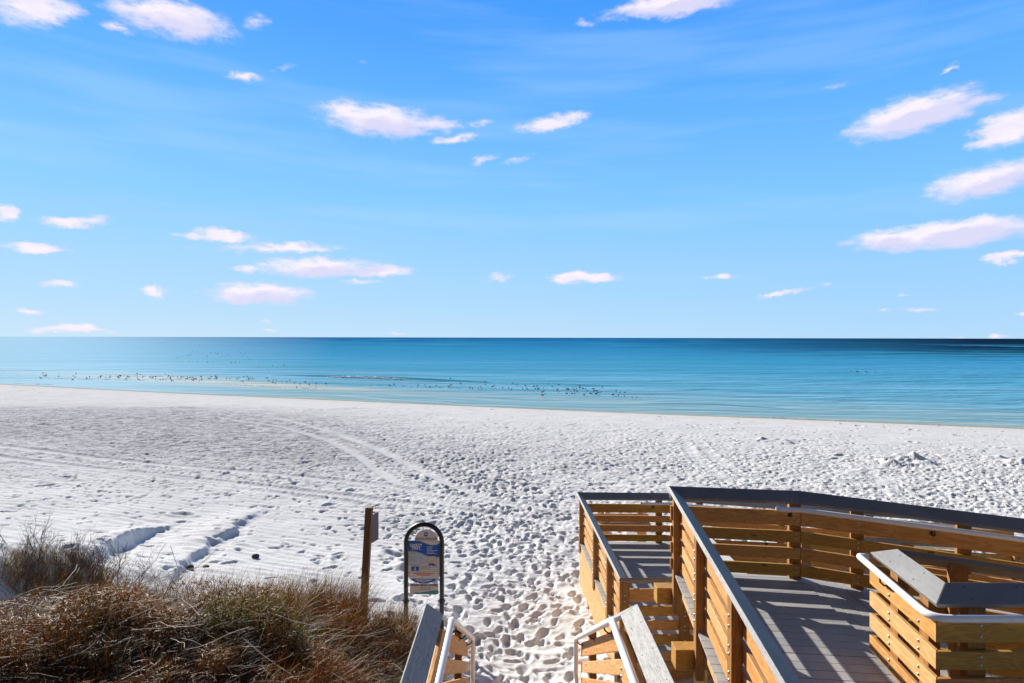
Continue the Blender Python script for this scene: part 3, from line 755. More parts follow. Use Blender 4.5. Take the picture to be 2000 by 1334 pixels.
for (px_, py_) in ((5.2, 7.0), (6.6, 6.4), (5.0, 5.0), (6.3, 4.7), (4.6, 3.0)):
    gz = float(base_z(px_, py_)); mb = MB(); mb.box((px_, py_, (gz-.5+HZ-.4)/2), (.14, .14, HZ-.4-gz+.5), 'z'); mb.build('support_post', ENDW, deck, .004)

railing('railing', 'long left railing of the upper boardwalk with sunlit outer boards and blue-grey cap', [C0, (C[0], C[1])], [HZ, HZ], -1,
        [(0, 5.86), (0, 4.33), (0, 2.85), (0, 1.3)], cap=CAPM, bmats=(WOOD, WOODP, WOOD, WOOD))
nCD = nrm(C, D, -1); nDE = nrm(D, E2, -1)
hp = offset([C, D, E2], .25, -1)
t0 = norm2((D[0]-C[0], D[1]-C[1]))
st = (hp[1][0]-t0[0]*.27, hp[1][1]-t0[1]*.27)
zh = RAILH-.18
hpts = round_path([(st[0]-nCD[0]*.06, st[1]-nCD[1]*.06, HZ+zh), (st[0], st[1], HZ+zh), (hp[1][0], hp[1][1], HZ+zh), (hp[2][0], hp[2][1], ZE2+zh)], .07)
def along(p_, t, d, z, s_): return (p_[0]+t[0]*d, p_[1]+t[1]*d, z-s_*d)
brs = [(along(hp[1], ude, -.12, HZ+zh, 0), nCD), (along(hp[1], ude, 1.37, HZ+zh, slope), nDE), (along(hp[1], ude, 2.9, HZ+zh, slope), nDE)]
railing('railing', 'far railing of the upper landing with charcoal cap and white handrail, bending to the right', [C, D, E2], [HZ, HZ, ZE2], -1,
        [(0, 1.52), (1, .64), (1, 1.72), (1, 2.85), (1, 4.0)], cap=CAPD, bmats=(WOOD2, WOOD, WOOD2, WOOD), hand=(hpts, brs))
hq = offset([G2, G, H, H2], .235, -1)
nGH = nrm(G, H, -1); nHR = nrm(H, H2, -1)
tGH = norm2((H[0]-G[0], H[1]-G[1]))
hpts = round_path([(hq[1][0]-nGH[0]*.10, hq[1][1]-.04, HZ+zh), (hq[1][0]+.02, hq[1][1]-.0, HZ+zh), (hq[2][0], hq[2][1], HZ+zh), (hq[3][0], hq[3][1], HZ+zh)], .16, 8)
brs = [((hq[1][0]+tGH[0]*.5, hq[1][1]+tGH[1]*.5, HZ+zh), nGH), ((hq[2][0]+.9, hq[2][1], HZ+zh), nHR)]
railing('railing', 'pointed inner railing with pale sloping cap and white handrail wrapped around its corner', [G2, G, H, H2], [ZG2, HZ, HZ, HZ], -1,
        [(0, 3.12), (0, 1.6), (1, .20), (1, .70), (2, .16), (2, 1.6)], cap=[CAPD, CAPM, CAPD], bmats=((WOOD2,)*4, (WOOD, WOODP, WOODP, WOOD), (WOOD2, WOOD, WOOD2, WOOD2)), hand=(hpts, brs), screws=True)

# ------------------------------------------------------------------ lower landing and lower ramp
LZ = CAMZ-4.487
A = (1.445, 13.6); B = (1.546, 8.75); K = (3.42, 13.55); N1 = (3.42, 10.95); N0 = (3.42, 8.8)
unr = ude; un2 = norm2((1.0, -.22)); N2 = (N1[0]+un2[0]*5.5, N1[1]+un2[1]*5.5); K2 = (K[0]+unr[0]*6.2, K[1]+unr[1]*6.2)
ls = .02
ldeck = empty('lower_boardwalk', (2.4, 11, LZ), 'lower landing of grey decking with tall plank skirt on the sand', 'boardwalk')
eo = offset([N1, N0, B, A, K, K2], .05, -1)
mb = MB()
decking(mb, [eo[1], eo[2], eo[3], eo[4]], (1, 0), lambda x, y_: LZ)
lr = lambda x, y_: LZ+ls*max(0, (x-N1[0])*unr[0]+(y_-N1[1])*unr[1])
decking(mb, [(eo[4][0]+.008, eo[4][1]), eo[5], (N2[0], N2[1]), (eo[4][0]+.008, N1[1])], (-unr[1], unr[0]), lr)
mb.build('decking', DECKM, ldeck)
for (nm, PP, zz) in (('skirt_planks', [N1, N0, B, A, K, K2], [LZ, LZ, LZ, LZ, LZ, LZ+ls*6.2]),):
    mb = MB()
    for k in range(7): strip(mb, PP, .052 if k else .062, .09, -.026-.145*(k+1)+.006, -.026-.145*k, -1, zz)
    mb.build(nm, WOODP, ldeck, .004)
mb = MB(); strip(mb, [N1, N2], .05, .09, -.3, -.03, 1, [LZ, LZ+ls*5.5]); mb.build('rim_joist', ENDW, ldeck)
LZc = LZ
hl = offset([B, A, K, K2], .232, -1)
nAK = nrm(A, K, -1); nK = nrm(K, K2, -1)
hpts = round_path([(hl[2][0]-.55-nAK[0]*.05, hl[2][1]+.05, LZ+zh), (hl[2][0]-.55, hl[2][1], LZ+zh), (hl[2][0], hl[2][1], LZ+zh), (hl[3][0], hl[3][1], LZ+ls*6.2+zh)], .06)
railing('railing', 'railing around the lower landing seen over its decking, with sunlit outer boards', [N1, N0, B, A, K], [LZ]*5, -1,
        [(0, .1), (1, .1), (1, .93), (1, 1.8), (2, .1), (2, 1.30), (2, 2.75), (2, 4.72), (3, 1.78)], cap=[CAPM, CAPD, CAPM, CAPM], bmats=((WOOD,)*4, (WOOD2, WOOD, WOOD2, WOOD), (WOODP, WOOD, WOODP, WOOD), (WOOD2, WOOD, WOOD, WOOD2)),
        hand=(hpts, [((hl[2][0]-.3, hl[2][1], LZ+zh), nAK), ((hl[2][0]+1.6, hl[2][1]-.58, LZ+ls*1.7+zh), nK)]), drop=.22)
hn = offset([N1, N2], .232, 1)
nN = nrm(N1, N2, 1)
railing('railing', 'near railing of the lower ramp glimpsed between the boards of the upper railing', [N1, N2], [LZ, LZ+ls*5.5], 1,
        [(0, .12), (0, 1.7), (0, 3.3), (0, 4.9)], cap=CAPM, drop=.5,
        hand=([(hn[0][0], hn[0][1], LZ+zh), (hn[1][0], hn[1][1], LZ+ls*5.5+zh)], [((hn[0][0]+1, hn[0][1]-.36, LZ+zh+.09), nN)]))
railing('railing', 'far railing of the lower ramp beyond the upper landing', [K, K2], [LZ, LZ+ls*6.2], -1, [(0, .7), (0, 2.3), (0, 3.9), (0, 5.5)], cap=CAPM, drop=.5)

# ------------------------------------------------------------------ stair down to the sand
FZ = CAMZ-(2.25+1.07)
SE = 8.15; SL = .535; ZC = 5.2
sz = FZ-SL*(SE-ZC)
RX, LX = 1.065, -.72
stair = empty('beach_stairs', (.17, 5.2, FZ), 'timber stairs with grey treads descending to the sand', 'stairs')
mb = MB(); decking(mb, [(LX+.05, -3), (RX-.05, -3), (RX-.05, ZC), (LX+.05, ZC)], (1, 0), lambda x, y_: FZ); mb.build('decking', DECKM, stair)
nst = 8
for k in range(nst):
    mb = MB(); yy = ZC+.02+k*(SE-ZC)/nst; zz = FZ-(k+1)*SL*(SE-ZC)/nst
    for e in (0, .15): mb.box(((LX+RX)/2, yy+.09+e, zz), (RX-LX-.36, .142, .03), 'x')
    mb.build('tread', DECKM, stair)
for X_ in (LX+.2, RX-.2):
    mb = MB(); mb.prism([[(X_-.02, yq, zq-.30), (X_+.02, yq, zq-.30), (X_+.02, yq, zq-.03), (X_-.02, yq, zq-.03)] for yq, zq in ((ZC, FZ-.03), (SE+.1, sz-.05))]); mb.build('stringer', WOOD2, stair)
for X_ in (LX+.14, RX-.14):
    for Y_ in (-1.5, 1.6, 4.9):
        gz = float(base_z(X_, Y_)); mb = MB(); mb.box((X_, Y_, (gz-.4+FZ-.05)/2), (.1, .14, FZ-.05-gz+.4), 'z'); mb.build('support_post', WOOD2, stair)
def stair_rail(label, X0, sg):
    """sg=+1 walkway lies to +x"""
    P = [(X0, -3.0), (X0, ZC), (X0, SE)]; zz = [FZ, FZ, sz]; side = -1 if sg > 0 else 1
    xh = X0+sg*.21
    zt = RAILH-.155
    # the tube follows the cap, then drops and turns back to the post
    pts = round_path([(xh, -3, FZ+zt), (xh, ZC+.03, FZ+zt), (xh, SE-.02, sz+zt), (xh, SE-.02, sz+zt-.50), (xh-sg*.0, SE-.14, sz+zt-.60), (xh-sg*.06, SE-.3, sz+zt-.60)], .07, 6)
    n = (sg, 0)
    brs = [((xh, 3.4, FZ+zt), n), ((xh, ZC+.45, FZ+zt-.42*SL), n), ((xh, ZC+1.6, FZ+zt-1.57*SL), n), ((xh, SE-.22, sz+zt+.20*SL), n)]
    return railing('railing', label, P, zz, side, [(0, 8.12), (0, 6.4), (0, 4.5), (1, 2.35)], cap=CAPM, bmats=(WOOD, WOOD, WOODP, WOOD), hand=(pts, brs), drop=.55, sc=.92, screws=True)
stair_rail('stair railing at the left of the steps, cap in blue shade, white handrail inside', LX, 1)
stair_rail('stair railing at the right of the steps, pale sunlit cap, white handrail inside', RX, -1)

# slatted sand fence standing behind the right stair railing
sf = empty('slat_fence', (1.4, 7, float(base_z(1.4, 7))), 'low fence of thin vertical slats behind the right stair railing', 'fence')
mb = MB()
for k in range(26):
    yy = 5.7+k*.085; gz = float(base_z(1.32, yy)); mb.box((1.32, yy, gz+.42), (.012, .04, 1.05), 'z', random.uniform(-.2, .2))
mb.build('slats', OLDP, sf)
mb = MB(); mb.tube([(1.335, 5.7, float(base_z(1.33, 5.7))+.75), (1.335, 7.85, float(base_z(1.33, 7.8))+.75)], .006, 6); mb.build('wire', DARKM, sf)

# ------------------------------------------------------------------ timber bench beyond the lower landing
g0 = pix(1190, 1050, 16.0); gz = float(base_z(2.7, 16.3))
bench = empty('bench', (2.9, 16.4, gz), 'wooden bench standing on the sand beyond the lower landing', 'bench')
for (xx, w_) in ((2.45, .24), (3.45, .24)):
    mb = MB(); mb.box((xx, 16.3, gz+.24), (w_, .09, .62), 'z'); mb.build('leg', WOOD, bench, .01)
    mb = MB(); mb.box((xx, 16.65, gz+.42), (.09, .09, 1.0), 'z'); mb.build('leg', WOOD, bench, .01)
mb = MB()
for k in range(4): mb.box((2.95, 16.24+.135*k, gz+.57), (1.5, .12, .04), 'x')
mb.build('seat', WOODP, bench, .006)
mb = MB()
for k in range(2): mb.box((2.95, 16.60, gz+.72+.17*k), (1.5, .035, .13), 'x')
mb.build('backrest', WOOD, bench, .006)

# ------------------------------------------------------------------ old sign post on the dune
pb = pix(712, 1178, 9.6); pt = pix(722, 990, 9.6)
post = empty('sign_post', (pb.x, pb.y, pb.z-.4), 'weathered timber post leaning slightly, small sign panel fixed to its right side', 'post')
ax = (pt-pb).normalized(); mb = MB()
rings = []
for pz_ in (pb-ax*.6, pt):
    rings.append([(pz_.x+a*.052, pz_.y+c_*.06, pz_.z) for a, c_ in ((-1, -1), (1, -1), (1, 1), (-1, 1))])
mb.prism(rings); mb.build('post', OLDP, post, .006)
mb = MB(); c0 = pt-ax*.36+Vector((.085, .10, 0))
a_ = R(62); dx, dy = math.cos(a_), math.sin(a_)
mb.prism([[(c0.x+dx*e*.065, c0.y+dy*e*.11-.004, c0.z-.21+zz_) for e in (-1, 1)]+[(c0.x+dx*e*.065+.006, c0.y+dy*e*.11, c0.z-.21+zz_) for e in (1, -1)] for zz_ in (0, .44)])
mb.build('sign_panel', simple('painted_sign_back', (.12, .125, .17), .5, .2), post)

# ------------------------------------------------------------------ arched beach sign
ZS = 10.5; MP = ZS/F/6.67
SCX = (770+393/6.67-1000)/F*ZS
def sgz(y_): return CAMZ-(1000+y_/6.67-659.0)/F*ZS
def S(x, y_, d=0.0): return Vector((SCX+(x-393)*MP, ZS-d, sgz(y_)))
gz = float(base_z(SCX, ZS))
sign = empty('beach_sign', (SCX, ZS, gz), 'arched black frame sign with blue and cream safety panel', 'sign')
arc = []
rad = 230
for x in (160,): arc.append(S(x, 0).copy())
pts = [Vector((SCX-(393-160)*MP, ZS, gz-.4)), S(160, 393)]
for k in range(1, 16):
    a = math.pi*(1-k/16); pts.append(S(393+233*math.cos(a), 393-232*math.sin(a)))
pts += [S(626, 393), Vector((SCX+233*MP, ZS, gz-.4))]
mb = MB(); mb.tube(pts, .039, 12); fr = mb.build('frame', BLACKM, sign, 0, True)
for (x, side_) in ((160, -1), (626, 1)):
    mb = MB(); c_ = S(x, 1155); mb.tube([(c_.x-.06, c_.y, c_.z), (c_.x+.06, c_.y, c_.z)], .012, 8); mb.tube([(c_.x, c_.y, c_.z-.03), (c_.x, c_.y, c_.z+.03)], .047, 12)
    mb.build('clamp', BLACKM, sign)
for (x0, y0, x1, y1) in ((215, 290, 272, 312), (272, 222, 310, 262), (374, 180, 384, 230), (478, 205, 468, 232), (548, 262, 530, 280), (575, 320, 562, 326)):
    mb = MB(); mb.tube([S(x0, y0), S(x1, y1)], .006, 6); mb.build('spoke', BLACKM, sign)
for (x, y_) in ((262, 940), (530, 915)):
    mb = MB(); mb.tube([S(x, y_-22), S(x, y_+14)], .005, 6); mb.build('hanger', BLACKM, sign)
CREAM = simple('sign_cream', (.70, .66, .64), .45, 0, 0, 5, .05); BLUE = simple('sign_blue', (.025, .12, .50), .4, 0, 0, 5, .05)
GREEN = simple('sign_pale_green', (.38, .47, .45), .45, 0, 0, 5, .05); PALEB = simple('sign_pale_blue', (.52, .60, .70), .45, 0, 0, 5, .05)
ORG = simple('sign_orange', (.65, .18, .04), .5); TXT = simple('sign_text_dark', (.05, .06, .10), .5); WHT = simple('sign_white', (.82, .82, .82), .5); TEAL = simple('sign_teal', (.08, .30, .30), .45)
OLIVE = simple('sign_olive', (.30, .34, .16), .45)
def plate(name, P, mat, d, parent, th=.004, build=True):
    mb = MB(); n = len(P)
    pf = [S(x, y_, d) for x, y_ in P]; pk = [v_+Vector((0, th, 0)) for v_ in pf]; b0 = 0
    mb.v = [tuple(v_) for v_ in pf+pk]; mb.f = [tuple(range(n)), tuple(range(2*n-1, n-1, -1))]+[(i, (i+1) % n, n+(i+1) % n, n+i) for i in range(n)]
    mb.uv = [(0, 0)]*(2*n+4*n)
    return mb.build(name, mat, parent)
def circ(cx, cy, rx, ry, a0, a1, n=20): return [(cx+rx*math.cos(R(a0+(a1-a0)*i/n)), cy-ry*math.sin(R(a0+(a1-a0)*i/n))) for i in range(n+1)]
top = plate('top_plate', [(272, 372)]+circ(424, 372, 150, 148, 180, 0)+[(574, 384)], CREAM, .004, sign)
panel = plate('panel', [(190, 368), (597, 368), (597, 822)]+circ(393, 822, 204, 108, 0, -180)[1:], CREAM, .012, sign, .008)
wave1 = lambda x: 372+46*(1-math.cos((x-190)/407*math.pi*1.25))/1.6*1.0
upper = [(190+407*i/20, 372+58*max(0, math.sin(((190+407*i/20)-215)/407*math.pi*.95))**1.5*(1 if 190+407*i/20 < 520 else .85)) for i in range(21)]
lower = [(597, 583), (545, 582), (480, 578), (420, 562), (360, 535), (300, 516), (240, 508), (190, 506)]
plate('blue_band', [(190, 368), (260, 372), (330, 380), (390, 400), (440, 422), (500, 436), (560, 430), (597, 412)]+lower, BLUE, .014, panel, .001)
plate('stripe', [(330, 374), (390, 392), (440, 412), (500, 426), (560, 420), (597, 402), (597, 413), (560, 431), (500, 437), (440, 423), (390, 402), (330, 381)], TEAL, .0155, panel, .001)
plate('cream_corner', [(262, 370), (330, 374), (390, 392), (440, 412), (500, 426), (560, 420), (597, 402), (597, 368)], CREAM, .0145, panel, .001)
plate('pale_field', [(194, 516), (240, 520), (300, 528), (360, 548), (410, 572), (440, 590), (440, 640), (400, 655), (340, 676), (280, 684), (194, 680)], PALEB, .014, panel, .001)
plate('stripe', [(194, 508), (240, 511), (300, 519), (360, 538), (420, 566), (440, 578), (440, 588), (410, 573), (360, 549), (300, 529), (240, 521), (194, 517)], GREEN, .0155, panel, .001)
plate('stripe', [(194, 680), (280, 683), (340, 675), (400, 654), (440, 640), (440, 646), (400, 660), (340, 682), (280, 690), (194, 687)], OLIVE, .015, panel, .001)
plate('inset_notice', [(444, 568), (558, 568), (558, 716), (444, 716)], TXT, .015, panel, .001)
plate('inset_notice', [(448, 573), (554, 573), (554, 711), (448, 711)], CREAM, .0165, panel, .001)
plate('turtle_picture', [(456, 672), (470, 662), (492, 664), (512, 660), (532, 672), (546, 690), (548, 706), (530, 700), (515, 704), (500, 692), (486, 690), (480, 702), (462, 700)], BLUE, .0178, panel, .001)
plate('picture', [(230, 708), (330, 708), (330, 762), (230, 762)], BLUE, .015, panel, .001)
plate('picture', [(273, 716), (287, 716), (290, 752), (270, 752)], PALEB, .0165, panel, .001)
for (x0, y0, x1, y1) in ((226, 703, 566, 705), (226, 770, 566, 772), (564, 703, 566, 772)): plate('rule', [(x0, y0), (x1, y0), (x1, y1), (x0, y1)], TXT, .015, panel, .001)
plate('blue_base', [(222, 866), (564, 866), (540, 888), (500, 908), (450, 922), (393, 928), (336, 922), (286, 908), (246, 888)], BLUE, .014, panel, .001)
lowp = plate('lower_plate', [(212, 928), (583, 928), (583, 1070), (212, 1070)], CREAM, .006, sign, .006)
plate('teal_band', [(270, 1046), (340, 1048), (420, 1036), (500, 1022), (583, 1018), (583, 1068), (270, 1068)], TEAL, .008, lowp, .001)
# the arrow/wave badge
badge = plate('badge', [(394, 264), (441, 264), (441, 317), (394, 317)], BLUE, .006, top, .001)
plate('badge_wave', [(400, 288), (412, 280), (424, 286), (436, 276), (436, 284), (424, 294), (412, 288), (400, 295)], WHT, .008, top, .001)
def text(body, x, y_, size, mat, d, parent, sx_=1.0, bold=0.0):
    cu = bpy.data.curves.new('lettering', 'FONT'); cu.body = body; cu.size = size*MP*1.04; cu.align_x = 'CENTER'; cu.align_y = 'CENTER'; cu.extrude = .0004; cu.offset = bold
    tmp = bpy.data.objects.new('tmp', cu); COL.objects.link(tmp); bpy.context.view_layer.update(); me = bpy.data.meshes.new_from_object(tmp.evaluated_get(bpy.context.evaluated_depsgraph_get())); bpy.data.objects.remove(tmp); me.materials.clear(); me.materials.append(mat); o = bpy.data.objects.new('lettering', me); COL.objects.link(o); o.parent = parent
    off_ = Vector((0, 0, 0)); pp = parent
    while pp is not None: off_ += pp.location; pp = pp.parent
    o.location = S(x, y_, d)-off_; o.rotation_euler = (R(90), 0, 0); o.scale = (sx_, 1, 1)
text('SOUTH WALTON', 421, 346, 30, TXT, .0065, top, 1.22, .0006)
text('SAFETY', 292, 430, 46, WHT, .0165, panel, 1.0, .0016); text('FIRST', 294, 466, 46, WHT, .0165, panel, 1.0, .0016)
text('PUBLIC BEACH ACCESS', 396, 953, 30, TXT, .0085, lowp, 1.05, .0022)
def lines(l, mat, d, parent, wig=3):
    for (x0, x1, y_, h_) in l:
        mb = MB(); x = x0
        while x < x1:
            w_ = random.uniform(8, 26); e = min(x1, x+w_); p0 = S(x, y_, d); p1 = S(e, y_+h_, d)
            mb.prism([[(p0.x, p0.y, p0.z), (p0.x, p0.y-.0006, p0.z), (p0.x, p0.y-.0006, p1.z), (p0.x, p0.y, p1.z)], [(p1.x, p0.y, p0.z), (p1.x, p0.y-.0006, p0.z), (p1.x, p0.y-.0006, p1.z), (p1.x, p0.y, p1.z)]])
            x = e+random.uniform(3, 6)
        mb.build('small_print', mat, parent)
lines([(432, 508, 448, 7), (432, 500, 474, 7), (432, 570, 496, 7), (432, 522, 514, 6), (432, 556, 532, 7), (218, 372, 489, 3)], WHT, .0152, panel)
lines([(220, 284, 530, 9), (220, 306, 580, 4), (330, 384, 580, 4), (220, 306, 594, 4), (330, 384, 592, 4), (220, 306, 608, 4), (330, 376, 606, 4), (220, 306, 622, 4), (330, 384, 622, 4), (220, 300, 636, 4), (340, 430, 714, 5), (340, 480, 730, 4), (340, 550, 744, 4)], simple('sign_text_grey', (.22, .27, .38), .5), .0152, panel)
lines([(256, 528, 790, 13), (306, 482, 812, 12)], ORG, .0152, panel)
lines([(462, 540, 592, 6), (458, 544, 618, 6), (458, 544, 632, 6), (458, 544, 646, 5)], ORG, .0172, panel)
lines([(286, 494, 876, 12), (316, 460, 895, 6), (352, 420, 908, 6)], WHT, .0152, panel)
lines([(352, 508, 984, 7), (352, 482, 1004, 5)], TXT, .0085, lowp)
for (x, y_) in ((204, 588), (574, 594), (206, 790), (575, 794), (375, 842), (452, 578), (543, 578)):
    mb = MB(); c_ = S(x, y_, .017); mb.tube([c_, c_-Vector((0, .004, 0))], .006, 10); mb.build('screw', BLACKM, panel)

# ------------------------------------------------------------------ rocks
ROCK = simple('dark_rock', (.075, .06, .05), .9, 0, .8, 30, .4)
for (px_, py_, s_, lab) in ((500, 1092, .10, 'dark stone lying alone on the smooth sand left of the post'), (372, 1110, .09, 'dark lump standing for a pit at the foot of the cut sand bank'), (403, 1108, .07, 'smaller dark lump standing for a pit beside the cut sand bank')):  # the two lumps by the bank are added where dark pits lie
    c_ = at_ground(px_, py_); z_ = float(ground_z(np.array([c_[0]]), np.array([c_[1]]))[0])
    bm = bmesh.new(); bmesh.ops.create_icosphere(bm, subdivisions=3, radius=s_)
    for v_ in bm.verts:
        f_ = 1+.35*float(vnoise(np.array([v_.co.x*9+px_]), np.array([v_.co.y*9+v_.co.z*7]))[0]); v_.co = Vector((v_.co.x*f_, v_.co.y*.8*f_, v_.co.z*.72*f_))
    me = bpy.data.meshes.new('rock'); bm.to_mesh(me); bm.free(); o = link('rock', me, ROCK); o.location = (c_[0], c_[1], z_+s_*.35); tag(o, lab, 'rock')

# ------------------------------------------------------------------ dune grass
def grass_mat(name):
    m, q, p = new_mat(name)
    a = q.n('ShaderNodeAttribute', attribute_name='tone').outputs['Fac']; t_ = q.n('ShaderNodeAttribute', attribute_name='tip').outputs['Fac']
    c = q.ramp(a, [(0, (.03, .015, .006)), (.22, (.075, .033, .009)), (.42, (.21, .095, .018)), (.60, (.34, .18, .042)), (.70, (.15, .15, .010)), (.80, (.34, .28, .015)), (.86, (.38, .125, .012)), (.95, (.27, .07, .008)), (1, (.62, .50, .32))])
    c = q.mix(q.mr(t_, 0, .6, .6, 0), c, (.03, .016, .008))  # blade feet darkened as the shade inside the tangle
    q.put(p.inputs['Base Color'], c); p.inputs['Roughness'].default_value = .6; p.inputs['Specular IOR Level'].default_value = .3
    tr = q.n('ShaderNodeBsdfTranslucent'); q.put(tr.inputs[0], c)
    mx = q.n('ShaderNodeMixShader'); mx.inputs[0].default_value = .15
    q.t.links.new(p.outputs[0], mx.inputs[1]); q.t.links.new(tr.outputs[0], mx.inputs[2])
    out = [n for n in q.t.nodes if n.type == 'OUTPUT_MATERIAL'][0]; q.t.links.new(mx.outputs[0], out.inputs[0])
    return m
GRASS = grass_mat('dry_dune_grass')
def blades(name, X, Y, Zg, Hh, lean, leandir, curl, tone, width, seg=4):
    n = len(X); V = np.zeros((n, seg+1, 2, 3)); ld = np.stack([np.cos(leandir), np.sin(leandir)], 1)
    rot = RNG.uniform(0, math.pi, n); wv = np.stack([np.cos(rot), np.sin(rot)], 1)
    cd = leandir+RNG.normal(0, 1.3, n)
    for k in range(seg+1):
        t = k/seg
        hx = lean*t+curl*t*t
        zz = Hh*(t-.38*np.clip(curl/np.maximum(Hh, .01), 0, 1.2)*t*t)
        px_ = X+ld[:, 0]*hx+.12*Hh*t*t*np.cos(cd); py_ = Y+ld[:, 1]*hx+.12*Hh*t*t*np.sin(cd)
        w_ = width*(1-t*.93)
        V[:, k, 0] = np.stack([px_-wv[:, 0]*w_, py_-wv[:, 1]*w_, Zg+zz], 1); V[:, k, 1] = np.stack([px_+wv[:, 0]*w_, py_+wv[:, 1]*w_, Zg+zz], 1)
    base = (np.arange(n)*(seg+1)*2)[:, None, None]; kk_ = np.arange(seg)[None, :, None]*2
    Fq_ = (base+kk_+np.array([0, 1, 3, 2])[None, None, :]).reshape(-1, 4)
    me = np_mesh(name, V.reshape(-1, 3), Fq_, True)
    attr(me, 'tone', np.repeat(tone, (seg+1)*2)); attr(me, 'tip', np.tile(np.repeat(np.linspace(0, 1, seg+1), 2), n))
    return me
def zfast(X, Y): return base_z(X, Y)
def tones(X, Y, n, crestk=1.0):
    r = RNG.random(n); t = np.where(r < .52, RNG.uniform(0, .25, n), np.where(r < .80, RNG.uniform(.25, .62, n), np.where(r < .88, RNG.uniform(.66, .8, n), np.where(r < .96, RNG.uniform(.83, .95, n), 1.0))))
    # rusty and green drifts
    rr = vnoise(X/.8, Y/.8, 77)+vnoise(X/.3, Y/.3, 78)*.5
    crest = np.exp(-((Y-8.3)/.8)**2)*(X < -2.2)*(X > -6)
    t = np.where((rr > .10-.3*crest) & (RNG.random(n) < .7), RNG.uniform(.82, .95, n), t)
    t = np.where((rr < -.12+.12*crest) & (RNG.random(n) < .6), RNG.uniform(.66, .8, n), t)
    return t
BX = np.array([-11, -8, -7.2, -6.2, -5.3, -4.2, -3.0, -2.4, -1.9, -1.3, -.9]); BYc = np.array([8.0, 7.9, 7.9, 8.3, 8.9, 9.0, 9.1, 8.8, 8.8, 9.3, 8.7])
def field(n, cut=.0):
    gx = RNG.uniform(-9.8, -.92, n*3); gy = RNG.uniform(3.6, 9.6, n*3)
    ok = gy < np.interp(gx, BX, BYc)+.7*vnoise(gx/.5, gy/.5, 4)+.35*vnoise(gx/.16, gy/.16, 5)
    ok &= (gx/np.maximum(gy, .1) > -1.0)
    cl = vnoise(gx/.38, gy/.30, 15)+.6*vnoise(gx/1.0, gy/.8, 16)
    ok &= RNG.random(n*3) < np.clip(.38+3.2*cl, .03+cut, 1)
    return gx[ok][:n], gy[ok][:n]
def canopy(x, y_):
    return (.34+.34*vnoise(x/.75, y_/.6, 17)+.22*vnoise(x/.3, y_/.25, 18)+.34*np.exp(-((x+2.9)**2+(y_-8.5)**2)/.6))*np.interp(x, [-7, -2.0, -1.2], [1.08, 1.15, .85])
parts = []
def dirs(x, y_, sp): return .7+RNG.normal(0, sp, len(x))+2.2*vnoise(x/.8, y_/.8, 19)
# upright stems
gx, gy = field(26000); n = len(gx); hc = canopy(gx, gy)*RNG.uniform(.6, 1.5, n)
parts.append((gx, gy, zfast(gx, gy)-.02, hc, hc*RNG.uniform(.02, .38, n), dirs(gx, gy, 1.1), hc*RNG.uniform(0, .22, n), tones(gx, gy, n), RNG.uniform(.0022, .0052, n)))
# long lax blades
gx, gy = field(6500); n = len(gx); hc = canopy(gx, gy)*RNG.uniform(.6, 1.25, n)
parts.append((gx, gy, zfast(gx, gy)-.02, hc, hc*RNG.uniform(.3, 1.1, n), dirs(gx, gy, 1.1), hc*RNG.uniform(.2, 1.1, n), tones(gx, gy, n), RNG.uniform(.0025, .0060, n)))
# dark matted litter filling the gaps
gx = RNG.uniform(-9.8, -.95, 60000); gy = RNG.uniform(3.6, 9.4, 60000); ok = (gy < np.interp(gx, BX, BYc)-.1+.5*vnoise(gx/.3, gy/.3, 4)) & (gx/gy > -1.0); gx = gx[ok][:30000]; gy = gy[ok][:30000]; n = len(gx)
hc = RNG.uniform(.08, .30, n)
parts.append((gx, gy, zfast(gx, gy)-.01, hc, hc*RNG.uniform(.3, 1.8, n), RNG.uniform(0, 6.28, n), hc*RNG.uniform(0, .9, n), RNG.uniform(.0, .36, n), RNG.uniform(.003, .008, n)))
# curled leaves and broken bits at every height of the tangle
gx, gy = field(70000); n = len(gx); hc = canopy(gx, gy); lf = RNG.uniform(.04, .13, n)
parts.append((gx, gy, zfast(gx, gy)+hc*RNG.random(n)**.55*1.05, lf*RNG.uniform(-.1, 1.0, n), lf*RNG.uniform(.1, .8, n), RNG.uniform(0, 6.28, n), lf*RNG.uniform(0, .6, n), tones(gx, gy, n), RNG.uniform(.003, .0075, n)))
cat_ = [np.concatenate([p_[i] for p_ in parts]) for i in range(9)]
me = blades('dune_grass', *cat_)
tag(link('dune_grass', me, GRASS), 'thick dry brown and rusty dune grass covering the slope left of the stairs', kind='stuff')

